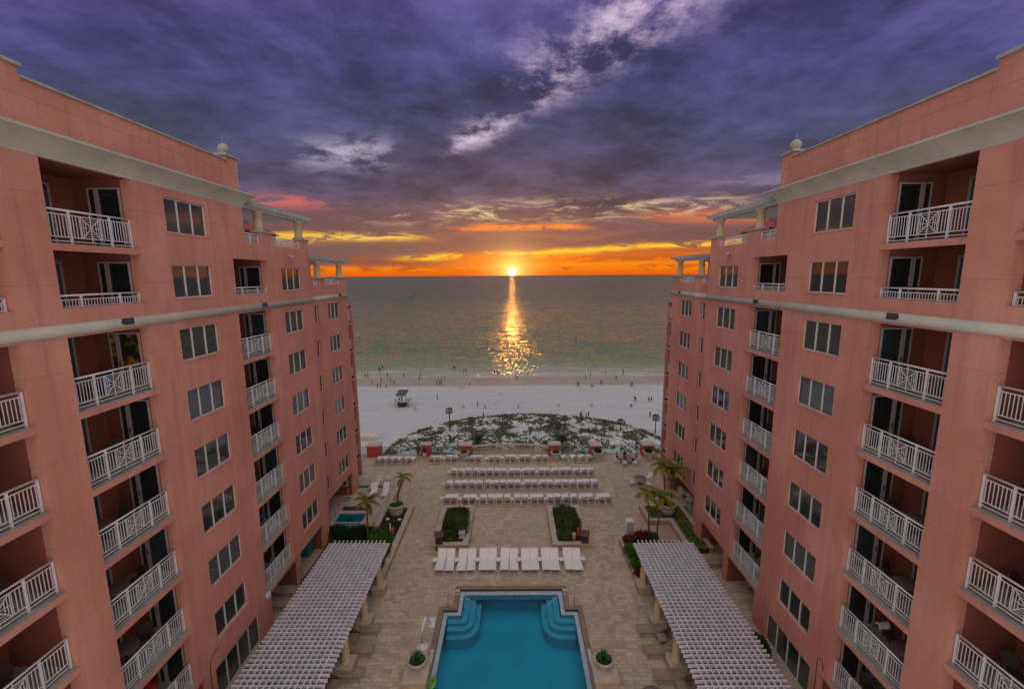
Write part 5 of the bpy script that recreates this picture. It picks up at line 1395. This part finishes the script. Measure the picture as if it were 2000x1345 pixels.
# ---------------------------------------------------------------- people
def person_mesh(pose, top, bottom, legs, hair, long_hair=False, scale=1.0, name='body', longtop=False):
    J = {'pel': (0, 0, .95), 'wa': (0, 0, 1.10), 'ch': (0, .01, 1.32), 'nk': (0, .0, 1.47), 'n2': (0, .01, 1.54), 'h1': (0, .02, 1.62), 'h2': (0, .015, 1.70)}
    P = dict(stand=dict(k=[(0, .0), (0, .0)], a=[(.06, .02), (.06, .02)]), walk=dict(k=[(.16, .32), (.10, -.30)], a=[(.06, -.22), (.06, .22)]))
    V = []; E = []; Rr = []
    def add(p, r, par=None):
        V.append(p); Rr.append(r)
        if par is not None: E.append((par, len(V)-1))
        return len(V)-1
    pel = add(J['pel'], .135); wa = add(J['wa'], .115, pel); ch = add(J['ch'], .145, wa); nk = add(J['nk'], .06, ch); n2 = add(J['n2'], .052, nk); h1 = add(J['h1'], .085, n2); h2 = add(J['h2'], .082, h1)
    for sx in (-1, 1):
        if pose == 'sit':
            hp = add((sx*.09, .05, .93), .10, pel); kn = add((sx*.12, .46, .94), .062, hp); an = add((sx*.12, .48, .54), .042, kn); add((sx*.12, .6, .50), .038, an)
        else:
            st = {'stand': 0, 'walk': .26, 'photo': .04}[pose]*sx
            hp = add((sx*.09, 0, .86), .10, pel); kn = add((sx*.10, st*.55+(.05 if pose == 'walk' else .01), .49), .062, hp); an = add((sx*.10, st, .09), .042, kn); add((sx*.11, st+.13, .035), .038, an)
        sh = add((sx*.17, .0, 1.41), .062, ch)
        if pose == 'photo':
            e = add((sx*.33, .14, 1.42), .042, sh); w = add((sx*.10, .22, 1.62), .034, e); add((sx*.07, .24, 1.68), .036, w)
        elif pose == 'sit':
            e = add((sx*.24, .10, 1.17), .042, sh); w = add((sx*.18, .34, 1.15), .032, e); add((sx*.16, .42, 1.16), .034, w)
        else:
            q = {'stand': .03, 'walk': -.22*sx}[pose]
            e = add((sx*.23, q*.5, 1.13), .042, sh); w = add((sx*.24, q+.05, .88), .032, e); add((sx*.24, q+.07, .79), .034, w)
    me = bpy.data.meshes.new('sk'); me.from_pydata(V, E, []); o = bpy.data.objects.new('sk', me); COL.objects.link(o)
    md = o.modifiers.new('S', 'SKIN'); sv = me.skin_vertices[0].data
    for i, rr_ in enumerate(Rr): sv[i].radius = (rr_*(1.25 if i in (0, 1, 2) else 1), rr_); sv[i].use_root = (i == 0)
    o.modifiers.new('D', 'SUBSURF').levels = 1
    dg = bpy.context.evaluated_depsgraph_get(); dg.update()
    out = bpy.data.meshes.new_from_object(o.evaluated_get(dg)); bpy.data.objects.remove(o)
    out.name = name
    out.materials.clear()
    for m in (M['skin'], top, bottom, legs, M['dkmetal']): out.materials.append(m)
    hem = .42 if longtop else .98
    for p in out.polygons:
        c = p.center; mi = 0; p.use_smooth = True
        if pose == 'sit':
            if c.z > .88 and c.z < 1.47: mi = 1 if (c.y < .16) else (2 if c.z < 1.0 else 0)
            elif c.z <= .88: mi = 3 if c.z > .56 else 4
        else:
            if c.z < .075: mi = 4
            elif c.z < .55: mi = 3
            elif c.z < hem+.02: mi = 2 if abs(c.x) < .205 else 0
            elif c.z < 1.475 and (abs(c.x) < .225 or c.z > 1.25): mi = 1
            if longtop and .45 < c.z < 1.0 and abs(c.x) < .2: mi = 1
        p.material_index = mi
    hb = MB(); hb.lathe([(.03, .115), (.075, .095), (.1, .04), (.102, -.02), (.085, -.07 if not long_hair else -.12), (.08, -.1 if not long_hair else -.3)], (0, -.022, 1.69), 14)
    face = MB(); face.tube((-.035, .105, 1.665), (-.035, .112, 1.665), .012, .008); face.tube((.035, .105, 1.665), (.035, .112, 1.665), .012, .008); face.add([(-.014, .10, 1.64), (.014, .10, 1.64), (0, .135, 1.625), (0, .10, 1.67)], [(0,1,2), (0,2,3), (2,1,3)])
    return out, hb.mesh('hair', hair or M['hair']), face.mesh('face', M['skin'])
def person(proto, loc, rz, label, group=None, sc=1.0, base=0.0):
    r = root('person', loc, label, 'person', group, rz)
    for nm, me in zip(('body', 'hair', 'face'), proto):
        o = link(nm, me, r); o.location = (0, 0, -base)
    r.scale = (sc, sc, sc); return r
B_ = CL
fam = root  # readability
person(person_mesh('stand', B_['olive'], B_['khaki'], M['skin'], None), (-11.1, 49.35, 0), .25, 'person in dark olive at the terrace edge, left of the photographer', 'family at the terrace edge', 1.04)
person(person_mesh('photo', B_['navy'], B_['white'], M['skin'], None, True, longtop=False), (-10.35, 49.2, 0), 0, 'person in navy top and white shorts raising a camera to the sea', 'family at the terrace edge', 1.0)
person(person_mesh('stand', B_['red'], B_['red'], M['skin'], None, True, longtop=True), (-9.75, 49.0, 0), -.1, 'child in a bright red jacket at the terrace edge', 'family at the terrace edge', .76)
cols = [('orange', 'black'), ('maroon', 'black'), ('maroon', 'grey'), ('orange', 'navy'), ('black', 'navy')]
for i, (((x, y), a, lb), (c1, c2)) in enumerate(zip(SEAT, cols)):
    if i == 4: continue
    person(person_mesh('sit', B_[c1], B_[c2], B_['black'], None, i % 2 == 0), (x, y, 0), a+PI, 'person in a %s top seated on the %s of the dining table' % ({'orange': 'rust brown', 'maroon': 'dark maroon'}[c1], lb), 'dining group at the right', .98, .47)
PR = [person_mesh('stand', B_['black'], B_['navy'], M['skin'], None), person_mesh('walk', B_['grey'], B_['black'], B_['black'], None), person_mesh('walk', B_['navy'], B_['black'], B_['navy'], None, True),  # clothes darkened so the backlit beach people read as silhouettes
      person_mesh('stand', B_['maroon'], B_['black'], B_['black'], None), person_mesh('stand', B_['olive'], B_['black'], M['skin'], None, True), person_mesh('walk', B_['black'], B_['black'], B_['black'], None)]
PN = ['dark-silhouetted', 'grey-silhouetted', 'navy-silhouetted', 'maroon-silhouetted', 'olive-silhouetted', 'black-silhouetted']
BP = [(-58.89, 171.93), (-58.1, 172.6), (-52.51, 160.15), (-48.84, 154.75), (-48.05, 155.69), (-50.56, 173.93), (-50.19, 164.01), (-47.2, 165.97), (-44.21, 159.95), (-43.37, 171.51), (-37.61, 175.54), (-36.17, 166.36), (-27.36, 165.45), (-26.37, 167.49),
      (-28.03, 158.91), (-26.94, 158.88), (-26.4, 158.87), (-24.59, 139.35), (-25.7, 188.7), (-25.06, 188.7), (-20.37, 179.27), (-19.61, 181.67), (-7.37, 176.2), (-6.34, 176.2), (-5.7, 176.19), (-10.73, 130.74), (-8.2, 119.5), (-57.81, 186.8), (-56.65, 184.39), (-57.3, 190.2),
      (1.33, 167.18), (2.02, 167.16), (6.16, 174.63), (28.42, 166.75), (31.27, 172.44), (38.34, 176.82), (39.96, 165.75), (44.96, 175.09), (32.3, 157.4), (32.81, 157.39), (23.41, 155.16), (23.93, 155.15), (42.86, 155.29), (43.4, 155.27), (53.37, 157.25),
      (38.94, 136.52), (38.98, 135.11), (43.14, 135.02), (43.99, 135.0), (38.93, 120.09), (19.0, 119), (19.6, 120.1), (20.47, 117.88), (21.41, 119.68), (45.93, 178.9), (29.6, 111.5)]
LM = [((-34.5, 132), 'the lifeguard hut'), ((0, 172), 'the sun glitter'), ((55, 160), 'the right wing'), ((-60, 165), 'the left wing'), ((20, 119), 'the top of the dune'), ((-8, 130), 'the litter bins'), ((41, 135), 'the turquoise windbreak')]
for i, (x, y) in enumerate(BP):
    k = (i*5+i//3) % 6; z = bz(x, y) if y < 172 else max(bz(x, y), SEAZ-.35)
    if y < 124: z = max(z, dz(x, y))
    lm = min(LM, key=lambda t: (t[0][0]-x)**2+(t[0][1]-y)**2); dx_ = x-lm[0][0]
    zone = 'wading in the shallows' if y > 176 else 'at the wet water edge' if y > 163 else 'on the damp sand' if y > 156.5 else 'on the dry white sand' if y > 124 else 'on the dune edge'
    person(PR[k], (x, y, z), RN.uniform(-2.5, 2.5), '%s person %s, %d m %s of %s' % (PN[k], zone, abs(round(dx_)), 'left' if dx_ < 0 else 'right', lm[1]), 'people strolling on the beach', 1.12)
sitp = person_mesh('sit', B_['navy'], B_['black'], M['skin'], None)
for x, y, lb in ((-45.9, 155.6, 'person sitting low on the sand left of the lifeguard hut'), (-15.8, 158, 'person sitting alone on the sand left of the glitter'), (28.4, 154.8, 'person sitting on the sand, left one of a pair'), (29.2, 154.8, 'person sitting on the sand, right one of a pair'), (36.3, 130.2, 'person sitting by the turquoise windbreak'), (-15.2, 101.5, 'person sitting on the dune near the left date palm'), (-14.2, 101.6, 'person sitting on the dune, the right one near the left date palm')):
    z = max(bz(x, y), dz(x, y)); person(sitp, (x, y, z), 0, lb, 'people sitting on the sand', 1, .62)

# ---------------------------------------------------------------- beach things
r = root('lifeguard_hut', (-34.2, 132.5, -18.5), 'lifeguard hut on stilts with a slanted grey roof', 'lifeguard hut')
a = MB(); a.add([(-1.35, -1.2, 1.9), (1.0, -1.2, 1.9), (1.0, 1.2, 1.9), (-1.35, 1.2, 1.9), (-1.35, -1.2, 3.9), (1.0, -1.2, 3.9), (1.0, 1.2, 4.6), (-1.35, 1.2, 4.6)], [(3,2,1,0),(0,1,5,4),(1,2,6,5),(2,3,7,6),(3,0,4,7),(4,5,6,7)]); a.build('cabin', M['white'], r)
a = MB(); a.add([(-1.75, -1.7, 3.75), (1.3, -1.7, 3.75), (1.6, 1.7, 4.75), (-1.45, 1.7, 4.75), (-1.75, -1.7, 3.87), (1.3, -1.7, 3.87), (1.6, 1.7, 4.87), (-1.45, 1.7, 4.87)], [(3,2,1,0),(0,1,5,4),(1,2,6,5),(2,3,7,6),(3,0,4,7),(4,5,6,7)]); a.build('roof', M['hutroof'] if 'hutroof' in M else mat('hut_roof', (.055, .06, .07), .7), r)
MB().box(-2.0, 2.3, -1.9, 1.8, 1.75, 1.9).build('platform', M['capstone'], r)
MB().box(-.95, -.45, -1.22, -1.205, 1.9, 3.3).build('door', CL['blue'], r)
for x0 in (-.2,): MB().box(x0, x0+.5, -1.22, -1.205, 2.7, 3.4).build('window', M['dkmetal'], r); MB().box(x0, x0+.5, -1.22, -1.205, 2.0, 2.6).build('window', M['dkmetal'], r)
a = MB()
for (p, q) in (((-2, -1.9), (-1.2, -1.9)), ((.6, -1.9), (2.3, -1.9)), ((2.3, -1.9), (2.3, 1.8)), ((-2, -1.9), (-2, 1.8))):
    for z in (2.3, 2.75): a.bar((*p, z), (*q, z), .05, .05)
    for t in (0, .33, .66, 1): a.bar((p[0]+(q[0]-p[0])*t, p[1]+(q[1]-p[1])*t, 1.9), (p[0]+(q[0]-p[0])*t, p[1]+(q[1]-p[1])*t, 2.78), .05, .05, up=(0, 1, 0))
a.build('railing', M['capstone'], r)
for x in (-1, 1):
    for y in (-1, 1): MB().tube((x*1.0, y*1.0, 0), (x*1.6+.1, y*1.5, 1.8), .09, .09, 6).build('stilt', M['trunk'], r)
a = MB(); a.add([(-1.2, -1.1, 0), (1.1, -1.1, 0), (1.6, -1.4, 1.72), (-1.3, -1.4, 1.72), (-1.2, 1.1, 0), (1.1, 1.1, 0), (1.6, 1.4, 1.72), (-1.3, 1.4, 1.72)], [(0,1,2,3), (5,4,7,6), (1,5,6,2), (4,0,3,7), (3,2,6,7), (4,5,1,0)]); a.build('skirt', M['binwood'], r)
can = root('litter_bin', (0, 0, 0), 'x', 'litter bin'); MB().lathe([(.3, 0), (.33, .05), (.33, .95), (.28, 1.0)], (0, 0, 0), 14).build('drum', M['wallgrey'], can); MB().lathe([(.34, .0), (.34, .06)], (0, 0, .9), 14).build('rim', M['dkmetal'], can)
can = Proto(can)
for x, y, lb in ((-29.36, 128.14, 'grey drum bin right of the lifeguard hut'), (-15, 129.96, 'grey drum bin, second from the left on the beach'), (-8.4, 129.8, 'grey drum bin beside the walker in red'), (1.73, 129.9, 'grey drum bin nearest the centre line'), (14.2, 131.5, 'grey drum bin, second from the right'), (24.4, 130.9, 'grey drum bin farthest right')):
    can.put((x, y, bz(x, y)), 0, lb, 'drum bins on the beach')
cb = root('beach_cabana', (0, 0, 0), 'x', 'cabana')
MB().box(-.42, .42, -.5, .9, .15, .42).build('seat', M['sling'], cb, bevel=.03)
a = MB()
for k in range(7):
    t0, t1 = k/7*1.5, (k+1)/7*1.5
    a.quad((-.45, .6-.95*math.sin(t0), .45+1.1*math.cos(t0)), (.45, .6-.95*math.sin(t0), .45+1.1*math.cos(t0)), (.45, .6-.95*math.sin(t1), .45+1.1*math.cos(t1)), (-.45, .6-.95*math.sin(t1), .45+1.1*math.cos(t1)))
a.box(-.45, .45, -.5, -.46, .1, 1.0); a.build('hood', M['hood'] if 'hood' in M else mat('canvas_hood', (.46, .40, .30), .85), cb, recalc=False)
cb = Proto(cb)
for i in range(4): cb.put((-34.3-i*1.05, 104, bz(-34, 104)), 0, 'hooded beach cabana seat by the left wing, %s from the right' % ORD[i], 'hooded cabanas in a row on the sand')
for x, y, m, lb, w in ((37.0, 132.2, CL['teal'], 'turquoise windbreak cloth on the sand at right', 1.6), (36.0, 129.5, CL['teal'], 'turquoise towel in front of the windbreak', .9), (-5.5, 133.6, CL['blue'], 'blue towel with a sunbather', 1.2), (-4, 145.5, CL['navy'], 'dark blue mat left of the glitter', 1.3), (28.2, 151.5, CL['teal'], 'small teal towel by the sitting pair', .6)):
    cloth((x, y, bz(x, y)), w, w*.8, m, lb, 'towel', 0, .04, .02)
for x, y, lb in ((-18.6, 154.3, 'yellow beach chair, left one of two'), (-17.5, 154.2, 'yellow beach chair, right one of two')):
    q = bchair.put((x, y, bz(x, y)), 0, lb, 'yellow beach chairs')
    for ch in q.children:
        ch.data = ch.data.copy(); ch.data.materials[0] = M['yellow'] if 'yellow' in M else mat('yellow_fabric', (.5, .25, .03), .8)
for x, y, h_, lb in ((38.2, 262, 3.6, 'slim channel marker standing in the sea at right'), (-94, 267, 3.6, 'channel marker with a board in the sea by the left wing')):
    r = root('channel_marker', (x, y, SEAZ-1), lb, 'marker'); MB().tube((0, 0, 0), (0, 0, h_+1), .16, .12, 8).build('pile', M['dkmetal'], r)
    MB().box(-.45, .45, -.05, .05, h_+.2, h_+1.0).build('board' , M['dkmetal'], r)
r = root('fishing_boat', (-196, 844, SEAZ), 'tiny dark boat far out on the sea at left', 'boat')
a = MB(); a.add([(-4, -1.2, 1.2), (3, -1.2, 1.2), (5.5, 0, 1.6), (3, 1.2, 1.2), (-4, 1.2, 1.2), (-3.6, -.8, -.3), (3, -.7, -.3), (4.6, 0, -.3), (3, .7, -.3), (-3.6, .8, -.3)], [(0,1,2,3,4), (9,8,7,6,5), (0,5,6,1), (1,6,7,2), (2,7,8,3), (3,8,9,4), (4,9,5,0)]); a.build('hull', M['dkmetal'], r)
MB().box(-1.5, 1.2, -.8, .8, 1.2, 2.8).build('cabin', M['wallgrey'], r)
